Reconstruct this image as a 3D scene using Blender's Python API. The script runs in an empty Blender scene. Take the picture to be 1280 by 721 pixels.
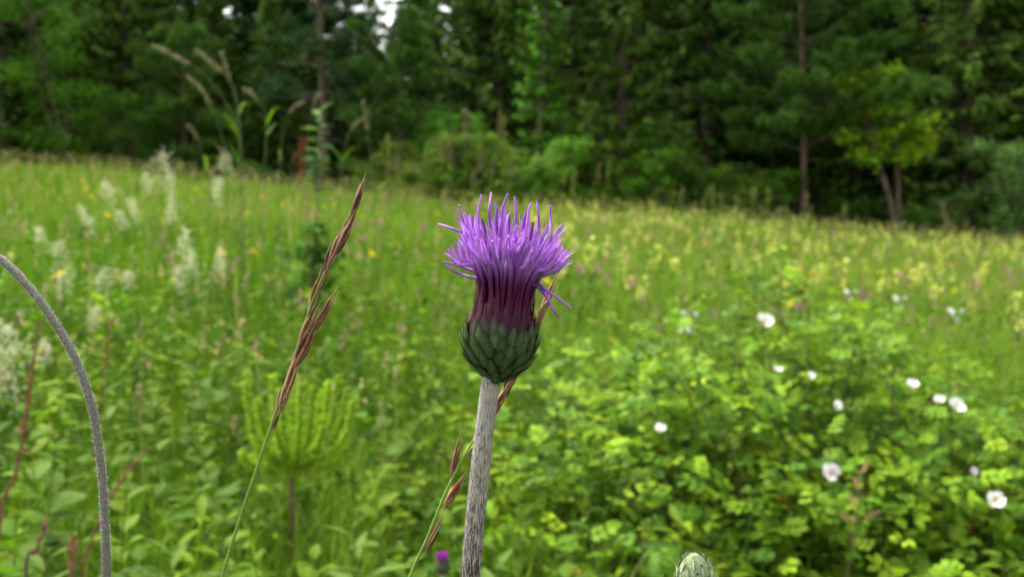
import bpy, math
import numpy as np
from mathutils import Vector, Matrix

R = np.random.default_rng(11)
rad = math.radians
scene = bpy.context.scene
col = scene.collection

# ------------------------------------------------------------------ camera
CAM_H = 1.10
PITCH = 3.46            # degrees below the horizontal
FPX = 1000.0            # focal length in photo pixels (photo is 1280 wide)
FOCUS = 0.277
cam_d = bpy.data.cameras.new('camera')
cam_d.sensor_width = 36.0
cam_d.lens = 36.0 * FPX / 1280.0
cam_d.clip_start = 0.02
cam_d.clip_end = 2000
cam_d.dof.use_dof = True
cam_d.dof.focus_distance = FOCUS
cam_d.dof.aperture_fstop = 12.5
cam = bpy.data.objects.new('camera', cam_d)
cam.location = (0, 0, CAM_H)
cam.rotation_euler = (rad(90 - PITCH), 0, 0)
col.objects.link(cam)
scene.camera = cam

# ------------------------------------------------------------------ sky, sun, exposure
SUN_EL, SUN_AZ = 58.0, -50.0        # azimuth from +Y (into the picture), negative = left
world = bpy.data.worlds.new('World')
scene.world = world
world.use_nodes = True
wn = world.node_tree
for n in list(wn.nodes):
    wn.nodes.remove(n)
sky = wn.nodes.new('ShaderNodeTexSky')
sky.sky_type = 'NISHITA'
sky.sun_disc = False
sky.sun_elevation = rad(SUN_EL)
sky.sun_rotation = rad(SUN_AZ)
sky.air_density = 1.0
sky.dust_density = 5.0
sky.ozone_density = 1.0
hs = wn.nodes.new('ShaderNodeHueSaturation')     # overcast: the sky is nearly grey
hs.inputs['Saturation'].default_value = 0.15
bg = wn.nodes.new('ShaderNodeBackground')
bg.inputs['Strength'].default_value = 0.15
wo = wn.nodes.new('ShaderNodeOutputWorld')
wn.links.new(sky.outputs[0], hs.inputs['Color'])
wn.links.new(hs.outputs[0], bg.inputs['Color'])
wn.links.new(bg.outputs[0], wo.inputs['Surface'])
sun_d = bpy.data.lights.new('sun', 'SUN')
sun_d.energy = 1.5
sun_d.angle = rad(16)
sun_d.color = (1.0, 0.965, 0.90)
sun = bpy.data.objects.new('sun', sun_d)
sd = Vector((math.sin(rad(SUN_AZ)) * math.cos(rad(SUN_EL)), math.cos(rad(SUN_AZ)) * math.cos(rad(SUN_EL)), math.sin(rad(SUN_EL))))
sun.rotation_euler = (-sd).to_track_quat('-Z', 'Y').to_euler()
sun.location = sd * 40
col.objects.link(sun)
scene.view_settings.view_transform = 'Standard'
scene.view_settings.look = 'None'
scene.view_settings.exposure = 1.8
scene.view_settings.gamma = 1.0
scene.cycles.use_denoising = True
scene.cycles.max_bounces = 6
scene.cycles.diffuse_bounces = 3
scene.cycles.transparent_max_bounces = 8
scene.cycles.transmission_bounces = 4

# ------------------------------------------------------------------ small maths
_cp, _sp = math.cos(rad(PITCH)), math.sin(rad(PITCH))


def at(px, py, d):
    """photo pixel (1280 wide) at depth d along the viewing axis -> world point"""
    x = (px - 640.0) / FPX * d
    v = (360.5 - py) / FPX * d
    return np.array([x, d * _cp + v * _sp, CAM_H - d * _sp + v * _cp])


def hgt(x, y):
    x = np.asarray(x, float); y = np.asarray(y, float)
    r = np.sqrt(x * x + y * y) + 1e-6
    k = 45.0 * np.tanh(r / 45.0) / r
    b = 0.035 * np.sin(x * 1.3 + 0.4) * np.cos(y * 1.1) + 0.05 * np.sin(x * 0.43 + y * 0.31)
    b = b * np.clip((r - 1.0) / 4.0, 0, 1)
    return (0.087 * y - 0.086 * x) * k + b


def unit(a):
    return a / (np.linalg.norm(a, axis=-1, keepdims=True) + 1e-12)


def spline(P, n):
    """Catmull-Rom through P, n samples"""
    P = np.asarray(P, float)
    Q = np.vstack([2 * P[0] - P[1], P, 2 * P[-1] - P[-2]])
    m = len(P) - 1
    t = np.linspace(0, m - 1e-6, n)
    i = t.astype(int); f = (t - i)[:, None]
    a, b, c, d = Q[i], Q[i + 1], Q[i + 2], Q[i + 3]
    return 0.5 * ((2 * b) + (c - a) * f + (2 * a - 5 * b + 4 * c - d) * f ** 2 + (3 * b - a - 3 * c + d) * f ** 3)


class Geo:
    """collects triangles / quads with a colour for each vertex"""
    def __init__(s):
        s.V, s.L, s.S, s.C, s.n = [], [], [], [], 0

    def add(s, V, F, C):
        V = np.asarray(V, float).reshape(-1, 3)
        F = np.asarray(F, int)
        C = np.broadcast_to(np.asarray(C, float), (len(V), 3))
        s.V.append(V); s.C.append(C)
        s.L.append((F + s.n).ravel()); s.S.append(np.full(len(F), F.shape[1]))
        s.n += len(V)
        return s

    def arrays(s):
        return np.concatenate(s.V), np.concatenate(s.L), np.concatenate(s.S), np.concatenate(s.C)

    def mesh(s, name, mat, off=(0, 0, 0), smooth=True):
        V, L, S, C = s.arrays()
        me = bpy.data.meshes.new(name)
        me.vertices.add(len(V)); me.loops.add(len(L)); me.polygons.add(len(S))
        me.vertices.foreach_set('co', (V - np.asarray(off, float)).astype(np.float32).ravel())
        me.loops.foreach_set('vertex_index', L.astype(np.int32))
        st = np.zeros(len(S), np.int32); st[1:] = np.cumsum(S)[:-1]
        me.polygons.foreach_set('loop_start', st)
        me.polygons.foreach_set('use_smooth', np.full(len(S), smooth))
        a = me.color_attributes.new('Col', 'FLOAT_COLOR', 'POINT')
        a.data.foreach_set('color', np.hstack([np.clip(C, 0, 1), np.ones((len(C), 1))]).astype(np.float32).ravel())
        me.update(calc_edges=True)
        me.materials.append(mat)
        return me


def tube(g, P, rad_, sides=6, C=(1, 1, 1), rib=None, cap=True):
    P = np.asarray(P, float); k = len(P)
    rad_ = np.broadcast_to(np.asarray(rad_, float), (k,))
    T = unit(np.gradient(P, axis=0))
    ref = np.array([0.13, 1.0, 0.21]) if abs(T[0][1]) < 0.9 else np.array([1.0, 0, 0])
    A = np.zeros((k, 3))
    a = unit(np.cross(T[0], ref))
    for i in range(k):
        a = unit(a - T[i] * np.dot(a, T[i]))
        A[i] = a
    B = np.cross(T, A)
    th = np.linspace(0, 2 * np.pi, sides, endpoint=False)
    m = np.ones(sides) if rib is None else 1 + rib[1] * np.cos(rib[0] * th)
    V = P[:, None] + rad_[:, None, None] * m[None, :, None] * (np.cos(th)[None, :, None] * A[:, None] + np.sin(th)[None, :, None] * B[:, None])
    i, j = np.meshgrid(np.arange(k - 1), np.arange(sides), indexing='ij')
    j2 = (j + 1) % sides
    F = np.stack([i * sides + j, i * sides + j2, (i + 1) * sides + j2, (i + 1) * sides + j], -1).reshape(-1, 4)
    C = np.asarray(C, float)
    Cv = C if C.ndim == 1 else (C.reshape(-1, 3) if C.ndim == 3 else np.repeat(C, sides, axis=0))
    g.add(V, F, Cv)
    if cap:
        g.add(V[-1], np.arange(sides)[None], C if C.ndim == 1 else C[-1])
    return g


def ribbons(g, P, W, S, C, fold=0.0):
    """n ribbons: centre lines P (n,k,3), half widths W (n,k), side vectors S (n,3), colours (n,3) or (n,k,3)"""
    n, k, _ = P.shape
    side = S[:, None, :] * W[..., None]
    C = np.asarray(C, float)
    if C.ndim == 2:
        C = np.repeat(C[:, None], k, 1)
    V = np.stack([P - side, P + side], 2)
    Cv = np.repeat(C[:, :, None], 2, 2)
    b = (np.arange(n) * k * 2)[:, None]
    i = np.arange(k - 1)[None] * 2
    F = np.stack([b + i, b + i + 1, b + i + 3, b + i + 2], -1).reshape(-1, 4)
    g.add(V, F, Cv.reshape(-1, 3))
    return g


def scatter(g, tmpl, M, T, C, jit=0.0):
    """tmpl = (V, F) single face size; M (n,3,3) columns are axes*scale; T (n,3); C (n,3)"""
    V, F = tmpl
    W = np.einsum('nij,mj->nmi', M, V) + T[:, None]
    n, m = len(T), len(V)
    FF = (F[None] + (np.arange(n) * m)[:, None, None]).reshape(-1, F.shape[1])
    g.add(W.reshape(-1, 3), FF, np.repeat(C, m, 0))
    return g


def frames(D, up, scale):
    """axes matrices whose local Y points along D and local Z near up"""
    Y = unit(D)
    X = unit(np.cross(Y, up))
    Z = np.cross(X, Y)
    return np.stack([X, Y, Z], -1) * np.asarray(scale).reshape(-1, 1, 1)


def rdir(n):
    return unit(R.normal(size=(n, 3)))


def pick(cols, n, jit=0.18, w=None):
    c = np.asarray(cols, float)
    i = R.choice(len(c), n, p=w)
    b = R.random((n, 1))
    j = R.integers(0, len(c), n)
    c = c[i] * (0.75 + 0.25 * b) + c[j] * 0.25 * (1 - b)
    return c * np.exp(R.normal(0, jit, (n, 1))) * np.exp(R.normal(0, jit * 0.25, (n, 3)))


# leaf templates: base at origin, grows along +Y, faces +Z
def leaf_tmpl(w, fold=0.12, droop=0.15, n=4):
    prof = {3: [0.0, 1.0, 0.0], 4: [0.08, 1.0, 0.75, 0.0], 5: [0.1, 0.8, 1.0, 0.65, 0.0]}[n]
    y = np.linspace(0, 1, n)
    V, F = [], []
    for i in range(n):
        z = -droop * y[i] ** 2
        V += [(-w * prof[i], y[i], z + fold * w * prof[i]), (0, y[i], z), (w * prof[i], y[i], z + fold * w * prof[i])]
    for i in range(n - 1):
        a = i * 3
        F += [(a, a + 1, a + 4, a + 3), (a + 1, a + 2, a + 5, a + 4)]
    return np.array(V, float), np.array(F)


LEAF_OVATE = leaf_tmpl(0.30, 0.35, 0.18, 4)
LEAF_WIDE = leaf_tmpl(0.42, 0.30, 0.15, 4)
LEAF_LANCE = leaf_tmpl(0.13, 0.4, 0.3, 5)
LEAF_TINY = (np.array([[-0.32, .45, .05], [0, 0, 0], [.32, .45, .05], [0, 1, -.1]], float), np.array([[0, 1, 2, 3]]))

# ------------------------------------------------------------------ materials


def _bsdf(mat):
    mat.use_nodes = True
    nt = mat.node_tree
    for n in list(nt.nodes):
        nt.nodes.remove(n)
    o = nt.nodes.new('ShaderNodeOutputMaterial')
    p = nt.nodes.new('ShaderNodeBsdfPrincipled')
    return nt, o, p


def foliage(name, transl=0.35, rough=0.45, spec=0.35, noise=0.0, nscale=40.0, vary=0.10):
    m = bpy.data.materials.new(name)
    nt, o, p = _bsdf(m)
    N, Lk = nt.nodes.new, nt.links.new
    at_ = N('ShaderNodeAttribute'); at_.attribute_name = 'Col'
    src = at_.outputs['Color']
    oi = N('ShaderNodeObjectInfo')
    mr = N('ShaderNodeMapRange'); mr.inputs['To Min'].default_value = 1 - vary; mr.inputs['To Max'].default_value = 1 + vary
    Lk(oi.outputs['Random'], mr.inputs['Value'])
    h = N('ShaderNodeHueSaturation')
    Lk(src, h.inputs['Color']); Lk(mr.outputs[0], h.inputs['Value'])
    src = h.outputs[0]
    if noise > 0:
        tc = N('ShaderNodeTexCoord'); nz = N('ShaderNodeTexNoise')
        nz.inputs['Scale'].default_value = nscale; nz.inputs['Detail'].default_value = 4
        Lk(tc.outputs['Object'], nz.inputs['Vector'])
        r2 = N('ShaderNodeMapRange'); r2.inputs['From Min'].default_value = 0.3; r2.inputs['From Max'].default_value = 0.7
        r2.inputs['To Min'].default_value = 1 - noise; r2.inputs['To Max'].default_value = 1 + noise
        Lk(nz.outputs['Fac'], r2.inputs['Value'])
        h2 = N('ShaderNodeHueSaturation')
        Lk(src, h2.inputs['Color']); Lk(r2.outputs[0], h2.inputs['Value'])
        src = h2.outputs[0]
    p.inputs['Roughness'].default_value = rough
    p.inputs['Specular IOR Level'].default_value = spec
    Lk(src, p.inputs['Base Color'])
    if transl > 0:
        t = N('ShaderNodeBsdfTranslucent')
        g = N('ShaderNodeGamma'); g.inputs['Gamma'].default_value = 1.06
        Lk(src, g.inputs['Color']); Lk(g.outputs[0], t.inputs['Color'])
        mx = N('ShaderNodeMixShader'); mx.inputs[0].default_value = transl
        Lk(p.outputs[0], mx.inputs[1]); Lk(t.outputs[0], mx.inputs[2]); Lk(mx.outputs[0], o.inputs['Surface'])
    else:
        Lk(p.outputs[0], o.inputs['Surface'])
    return m


def streaky(name, c1, c2, scale, lo=0.4, hi=0.6, rough=0.8, bump=0.0, grad=None):
    """two colours mixed by noise stretched along Z (bark, woolly stems, dry husks)"""
    m = bpy.data.materials.new(name)
    nt, o, p = _bsdf(m)
    N, Lk = nt.nodes.new, nt.links.new
    tc = N('ShaderNodeTexCoord'); mp = N('ShaderNodeMapping'); nz = N('ShaderNodeTexNoise')
    mp.inputs['Scale'].default_value = scale
    nz.inputs['Scale'].default_value = 1.0; nz.inputs['Detail'].default_value = 5; nz.inputs['Roughness'].default_value = 0.65
    Lk(tc.outputs['Object'], mp.inputs['Vector']); Lk(mp.outputs[0], nz.inputs['Vector'])
    r = N('ShaderNodeValToRGB')
    r.color_ramp.elements[0].position = lo; r.color_ramp.elements[0].color = (*c1, 1)
    r.color_ramp.elements[1].position = hi; r.color_ramp.elements[1].color = (*c2, 1)
    fac = nz.outputs['Fac']
    if grad:                                    # real change of the wool cover along the stem
        sx = N('ShaderNodeSeparateXYZ'); Lk(tc.outputs['Object'], sx.inputs[0])
        g = N('ShaderNodeMapRange')
        g.inputs['From Min'].default_value, g.inputs['From Max'].default_value = grad[0], grad[1]
        g.inputs['To Min'].default_value, g.inputs['To Max'].default_value = grad[2], grad[3]
        Lk(sx.outputs['Z'], g.inputs['Value'])
        ad = N('ShaderNodeMath'); ad.operation = 'ADD'
        Lk(fac, ad.inputs[0]); Lk(g.outputs[0], ad.inputs[1])
        fac = ad.outputs[0]
    Lk(fac, r.inputs['Fac'])
    at_ = N('ShaderNodeAttribute'); at_.attribute_name = 'Col'
    mu = N('ShaderNodeMix'); mu.data_type = 'RGBA'; mu.blend_type = 'MULTIPLY'; mu.inputs['Factor'].default_value = 1.0
    Lk(r.outputs['Color'], mu.inputs['A']); Lk(at_.outputs['Color'], mu.inputs['B'])
    Lk(mu.outputs['Result'], p.inputs['Base Color'])
    p.inputs['Roughness'].default_value = rough
    p.inputs['Specular IOR Level'].default_value = 0.25
    if bump:
        b = N('ShaderNodeBump'); b.inputs['Strength'].default_value = 0.6; b.inputs['Distance'].default_value = bump
        Lk(nz.outputs['Fac'], b.inputs['Height']); Lk(b.outputs[0], p.inputs['Normal'])
    Lk(p.outputs[0], o.inputs['Surface'])
    return m


M_GRASS = foliage('grass_blade', 0.45, 0.65, 0.06)
M_HERB = foliage('herb_leaf', 0.42, 0.6, 0.08, 0.12, 60)
M_ROSE = foliage('rose_leaf', 0.40, 0.55, 0.12, 0.12, 120)
M_NEEDLE = foliage('needles', 0.25, 0.7, 0.08, vary=0.18)
M_BROAD = foliage('broad_leaf', 0.40, 0.6, 0.1, vary=0.15)
M_PETAL = foliage('white_petal', 0.35, 0.6, 0.2)
M_FLORET = foliage('thistle_floret', 0.30, 0.5, 0.25, 0.12, 900)
M_BRACT = foliage('thistle_bract', 0.0, 0.6, 0.14, 0.30, 1800, 0.12)
M_STALK = foliage('green_stalk', 0.05, 0.5, 0.3, 0.15, 300)
M_WOOL = foliage('white_wool', 0.4, 0.9, 0.1)
M_STEM = streaky('woolly_stem', (0.045, 0.024, 0.022), (0.36, 0.335, 0.285), (3000, 3000, 260), 0.43, 0.57, 0.85, 0.0004, (0.955, 1.035, -0.06, 0.085))
M_ARCH = streaky('grey_woolly_stem', (0.085, 0.076, 0.062), (0.20, 0.19, 0.16), (2600, 2600, 2600), 0.36, 0.66, 0.9)
M_HUSK = foliage('brown_husk', 0.12, 0.5, 0.3, 0.25, 1200)
M_BARK = streaky('conifer_bark', (0.035, 0.024, 0.018), (0.17, 0.12, 0.09), (9, 9, 2.0), 0.35, 0.65, 0.9, 0.03)
M_PBARK = streaky('pine_bark', (0.045, 0.030, 0.021), (0.17, 0.115, 0.08), (8, 8, 2.2), 0.35, 0.65, 0.9, 0.03)


def ground_mat():
    m = bpy.data.materials.new('meadow_soil')
    nt, o, p = _bsdf(m)
    N, Lk = nt.nodes.new, nt.links.new
    tc = N('ShaderNodeTexCoord'); nz = N('ShaderNodeTexNoise')
    nz.inputs['Scale'].default_value = 3.0; nz.inputs['Detail'].default_value = 8
    Lk(tc.outputs['Object'], nz.inputs['Vector'])
    r = N('ShaderNodeValToRGB')
    e = r.color_ramp.elements
    e[0].position, e[0].color = 0.35, (0.035, 0.03, 0.015, 1)
    e[1].position, e[1].color = 0.65, (0.06, 0.09, 0.02, 1)
    Lk(nz.outputs['Fac'], r.inputs['Fac']); Lk(r.outputs[0], p.inputs['Base Color'])
    p.inputs['Roughness'].default_value = 1.0
    b = N('ShaderNodeBump'); b.inputs['Distance'].default_value = 0.05
    Lk(nz.outputs['Fac'], b.inputs['Height']); Lk(b.outputs[0], p.inputs['Normal'])
    Lk(p.outputs[0], o.inputs['Surface'])
    return m


# ------------------------------------------------------------------ objects


def thing(name, label, cat, loc, group=None):
    o = bpy.data.objects.new(name, None)
    o.empty_display_size = 0.05
    o.location = loc
    o['label'] = label; o['category'] = cat
    if group:
        o['group'] = group
    col.objects.link(o)
    return o


def link(name, me, parent=None, kind=None, label=None, cat=None, group=None):
    o = bpy.data.objects.new(name, me)
    if parent:
        o.parent = parent
    for k, v in (('kind', kind), ('label', label), ('category', cat), ('group', group)):
        if v:
            o[k] = v
    col.objects.link(o)
    return o


def part(parent, name, g, mat, off, **kw):
    return link(name, g.mesh(name, mat, off), parent, **kw)


def on_ground(x, y, dz=-0.01):
    return np.array([x, y, float(hgt(x, y)) + dz])


# ================================================================== GROUND
def grid_axis(a, b, fine, n_f, n_c):
    f = np.linspace(-fine, fine, n_f)
    return np.unique(np.concatenate([np.linspace(a, -fine, n_c), f, np.linspace(fine, b, n_c)]))


gx = grid_axis(-700, 700, 32, 130, 26)
gy = np.unique(np.concatenate([np.linspace(-200, -6, 16), np.linspace(-6, 36, 130), np.linspace(36, 1200, 30)]))
GX, GY = np.meshgrid(gx, gy)
g = Geo()
nx, ny = len(gx), len(gy)
i, j = np.meshgrid(np.arange(ny - 1), np.arange(nx - 1), indexing='ij')
g.add(np.stack([GX, GY, hgt(GX, GY)], -1), np.stack([i * nx + j, i * nx + j + 1, (i + 1) * nx + j + 1, (i + 1) * nx + j], -1).reshape(-1, 4), (1, 1, 1))
link('ground', g.mesh('ground', ground_mat()), kind='structure')

# the forest edge: distance (y) as a function of u = x/y


def edge(u):
    return 22.5 + 2.0 * u


# rose bush footprint, used to keep the grass out of it
RB_C = np.array([0.83, 2.12]); RB_R = np.array([1.12, 0.84])


def in_rose(x, y, s=1.0):
    return ((x - RB_C[0]) / RB_R[0]) ** 2 + ((y - RB_C[1]) / RB_R[1]) ** 2 < s


# ================================================================== MEADOW GRASS (stuff)
G_FRESH = [(0.085, 0.200, 0.008), (0.120, 0.245, 0.009), (0.165, 0.280, 0.012), (0.055, 0.145, 0.008)]
G_YEL = [(0.19, 0.295, 0.028), (0.22, 0.30, 0.045), (0.14, 0.255, 0.02)]
G_STRAW = [(0.34, 0.28, 0.13), (0.30, 0.20, 0.11), (0.36, 0.33, 0.17)]


def wedge(n, y0, y1, u):
    y = np.sqrt(R.random(n) * (y1 ** 2 - y0 ** 2) + y0 ** 2)
    return R.uniform(-u, u, n) * y, y


def patch(x, y):
    return 0.5 + 0.25 * np.sin(x * 0.9 + 1.3 * np.sin(y * 0.5)) + 0.25 * np.cos(y * 0.7 + 0.8 * np.sin(x * 0.6))


def grass(g, x, y, h0, h1, w, k, lean=0.35, cols=None, z0=0.0):
    n = len(x)
    z = hgt(x, y) - 0.01
    h = R.uniform(h0, h1, n) * (0.72 + 0.5 * patch(x * 2, y * 2))
    a = R.uniform(0, 2 * np.pi, n)
    ln = np.abs(R.normal(0, lean, n)) + 0.05
    t = np.linspace(0, 1, k)[None]
    d = np.stack([np.cos(a), np.sin(a)], -1)
    cur = R.uniform(1.4, 3.0, n)[:, None]
    off = h[:, None] * ln[:, None] * t ** cur
    zz = z[:, None] + h[:, None] * (t - 0.30 * ln[:, None] * t ** 3)
    P = np.stack([x[:, None] + d[:, :1] * off, y[:, None] + d[:, 1:] * off, zz], -1)
    prof = np.array([0.8, 1.0, 0.85, 0.55, 0.0]) if k == 5 else (np.array([0.9, 1.0, 0.65, 0.0]) if k == 4 else np.array([0.9, 0.85, 0.0]))
    W = (w * R.uniform(0.6, 1.35, n))[:, None] * prof[None]
    b = a + np.pi / 2 + R.normal(0, 0.7, n)
    S = np.stack([np.cos(b), np.sin(b), np.zeros(n)], -1)
    ribbons(g, P, W, S, cols)


def gcols(x, y):
    n = len(x)
    c = pick(G_FRESH, n)
    f = np.clip(patch(x, y) * 0.75 + 0.55 * np.clip(x / np.maximum(y, 1), -0.6, 0.6) + 0.012 * y, 0, 0.9)
    m = R.random(n) < f
    c[m] = pick(G_YEL, int(m.sum()))
    s = R.random(n) < 0.018
    c[s] = pick(G_STRAW, int(s.sum()))
    return c


g = Geo()
for n, y0, y1, u, hh, w, k in ((48000, 0.95, 4.0, 0.85, (0.22, 0.46), 0.0022, 5),
                               (62000, 4.0, 11.0, 0.80, (0.26, 0.50), 0.0042, 4),
                               (90000, 11.0, 25.5, 0.76, (0.30, 0.55), 0.0090, 3)):
    x, y = wedge(n, y0, y1, u)
    if y0 < 2:
        m = ~in_rose(x, y, 0.4) & ((y > 1.25) | (R.random(n) < 0.5))
        x, y = x[m], y[m]
    m = y < edge(x / y) + 1.5
    x, y = x[m], y[m]
    grass(g, x, y, hh[0], hh[1], w, k, cols=gcols(x, y))
# turf round the thistle and behind the viewer
x, y = R.uniform(-1.3, 1.3, 7000), R.uniform(-0.9, 1.2, 7000)
grass(g, x, y, 0.15, 0.36, 0.0025, 4, cols=gcols(x, y))
link('meadow_grass', g.mesh('meadow_grass', M_GRASS), kind='stuff', label='dense long meadow grass covering the slope up to the forest', cat='grass')

# grass seed heads: fine beige and pinkish panicles above the blades
g = Geo()


def seedheads(n, y0, y1, u, hh, fl, cols):
    x, y = wedge(n, y0, y1, u)
    m = ~in_rose(x, y, 1.0)
    x, y = x[m], y[m]; n = len(x)
    z = hgt(x, y); h = R.uniform(*hh, n)
    a = R.uniform(0, 2 * np.pi, n); d = np.stack([np.cos(a), np.sin(a)], -1); ln = np.abs(R.normal(0, 0.10, n)) * h
    t = np.linspace(0, 1, 4)[None]
    P = np.stack([x[:, None] + d[:, :1] * ln[:, None] * t ** 2, y[:, None] + d[:, 1:] * ln[:, None] * t ** 2, z[:, None] + h[:, None] * t], -1)
    S = np.stack([-d[:, 1], d[:, 0], np.zeros(n)], -1)
    w = 0.0009 * np.maximum(1, y / 5)
    ribbons(g, P, np.repeat(w[:, None], 4, 1), S, pick([(0.16, 0.22, 0.04), (0.25, 0.25, 0.08)], n))
    k = 7                                                    # florets of each panicle
    top = P[:, -1]
    f = R.random((n, k, 1))
    o = R.normal(size=(n, k, 3)) * np.array([1, 1, 0.4]) * fl * 0.14 * (1.1 - f)
    T = (top[:, None] + o + np.array([0, 0, 1]) * fl * (f - 0.5)).reshape(-1, 3)
    D = np.tile([0, 0, 1.0], (n * k, 1)) + R.normal(0, 0.5, (n * k, 3))
    scatter(g, LEAF_TINY, frames(D, rdir(n * k), np.repeat(fl * 0.28 * np.ones(n), k) * R.uniform(0.7, 1.3, n * k)), T, np.repeat(pick(cols, n), k, 0))


seedheads(420, 1.6, 4.5, 0.8, (0.42, 0.66), 0.055, [(0.34, 0.26, 0.14), (0.30, 0.30, 0.10), (0.32, 0.19, 0.15)])
seedheads(1300, 4.5, 11, 0.8, (0.45, 0.68), 0.075, [(0.32, 0.29, 0.10), (0.27, 0.31, 0.05), (0.34, 0.22, 0.14)])
seedheads(2400, 11, 25, 0.76, (0.48, 0.72), 0.10, [(0.30, 0.30, 0.09), (0.26, 0.31, 0.05), (0.33, 0.23, 0.14)])
link('grass_seed_heads', g.mesh('grass_seed_heads', M_GRASS), kind='stuff', label='haze of beige and pinkish grass seed heads above the meadow', cat='grass')

# leafy herbs growing through the near grass (ground cover)
H_COL = [(0.0864, 0.1824, 0.0072), (0.1296, 0.2366, 0.0088), (0.0486, 0.1183, 0.0072), (0.1782, 0.2662, 0.0104), (0.0594, 0.1429, 0.016)]


def herb_stems(g, x, y, hh, nl, ls, tm, cols):
    n = len(x); z = hgt(x, y)
    h = R.uniform(hh[0], hh[1], n)
    a = R.uniform(0, 2 * np.pi, n); d = np.stack([np.cos(a), np.sin(a)], -1); ln = R.uniform(0, 0.28, n) * h
    t = np.linspace(0, 1, 4)[None]
    P = np.stack([x[:, None] + d[:, :1] * ln[:, None] * t ** 2, y[:, None] + d[:, 1:] * ln[:, None] * t ** 2, z[:, None] - 0.01 + h[:, None] * t], -1)
    c0 = pick(cols, n)
    S = np.stack([-d[:, 1], d[:, 0], np.zeros(n)], -1)
    ribbons(g, P, np.full((n, 4), 0.0015), S, c0 * 0.9)
    f = 0.25 + 0.75 * R.random((n, nl)) ** 0.7
    T = np.stack([x[:, None] + d[:, :1] * ln[:, None] * f ** 2, y[:, None] + d[:, 1:] * ln[:, None] * f ** 2, z[:, None] + h[:, None] * f], -1).reshape(-1, 3)
    b = R.uniform(0, 2 * np.pi, n * nl)
    D = np.stack([np.cos(b), np.sin(b), R.uniform(-0.25, 0.75, n * nl)], -1)
    up = np.array([0, 0, 1.0]) + R.normal(0, 0.35, (n * nl, 3))
    sz = np.repeat(R.uniform(ls[0], ls[1], n), nl) * R.uniform(0.6, 1.2, n * nl)
    scatter(g, tm, frames(D, up, sz), T, np.repeat(c0, nl, 0) * np.exp(R.normal(0, 0.13, (n * nl, 1))))


def clearing(x, y):
    u = 640 + FPX * x / y
    return (u > 285) & (u < 455) & (y > 1.15) & (y < 1.72)


g = Geo()
x, y = wedge(1800, 1.0, 3.4, 0.85); m = ~in_rose(x, y, 0.35) & ~clearing(x, y); x, y = x[m], y[m]
c = len(x) // 3
herb_stems(g, x[:c], y[:c], (0.22, 0.47), 13, (0.026, 0.048), LEAF_OVATE, H_COL)
herb_stems(g, x[c:2 * c], y[c:2 * c], (0.18, 0.44), 15, (0.017, 0.032), LEAF_WIDE, H_COL)
herb_stems(g, x[2 * c:], y[2 * c:], (0.26, 0.52), 18, (0.035, 0.07), LEAF_LANCE, H_COL)
x, y = wedge(1500, 3.4, 8, 0.8)
herb_stems(g, x, y, (0.22, 0.5), 10, (0.035, 0.065), LEAF_OVATE, H_COL)
link('meadow_herbs', g.mesh('meadow_herbs', M_HERB), kind='stuff', label='tangle of small leafy green herbs between the grass blades', cat='ground cover')

# ================================================================== TREES
SPRAY = (np.array([[-0.10, 0.0, 0], [0.10, 0.0, 0], [-0.24, 0.38, -0.03], [0.24, 0.36, -0.03], [-0.12, 0.78, -0.12], [0.13, 0.8, -0.12], [0.0, 1.0, -0.2]]),
         np.array([[0, 1, 3], [0, 3, 2], [2, 3, 5], [2, 5, 4], [4, 5, 6]]))


def branch_sprays(g, P, L, dens, size, cols, hang, spread=1.0, clump=None):
    """needle sprays along both sides of one branch polyline P (k,3)"""
    n = max(4, int(L * dens))
    f = np.sort(R.random(n)) ** 0.8 * 0.94 + 0.06
    k = len(P) - 1
    q = np.minimum((f * k).astype(int), k - 1); r = (f * k - q)[:, None]
    T = P[q] * (1 - r) + P[q + 1] * r
    ax = unit(P[q + 1] - P[q])
    side = unit(np.cross(ax, [0, 0, 1.0])) * np.where(R.random(n) < 0.5, -1, 1)[:, None]
    D = ax * R.uniform(0.3, 1.0, (n, 1)) + side * R.uniform(0.2, 1.0, (n, 1)) * spread + np.array([0, 0, -1.0]) * hang * R.uniform(0.2, 1.5, (n, 1)) + R.normal(0, 0.15, (n, 3))
    up = np.array([0, 0, 1.0]) + R.normal(0, 0.5, (n, 3))
    sz = size * R.uniform(0.6, 1.35, n) * (1.15 - 0.45 * f)
    scatter(g, SPRAY, frames(D, up, sz), T, pick(cols, n, 0.16))


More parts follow.
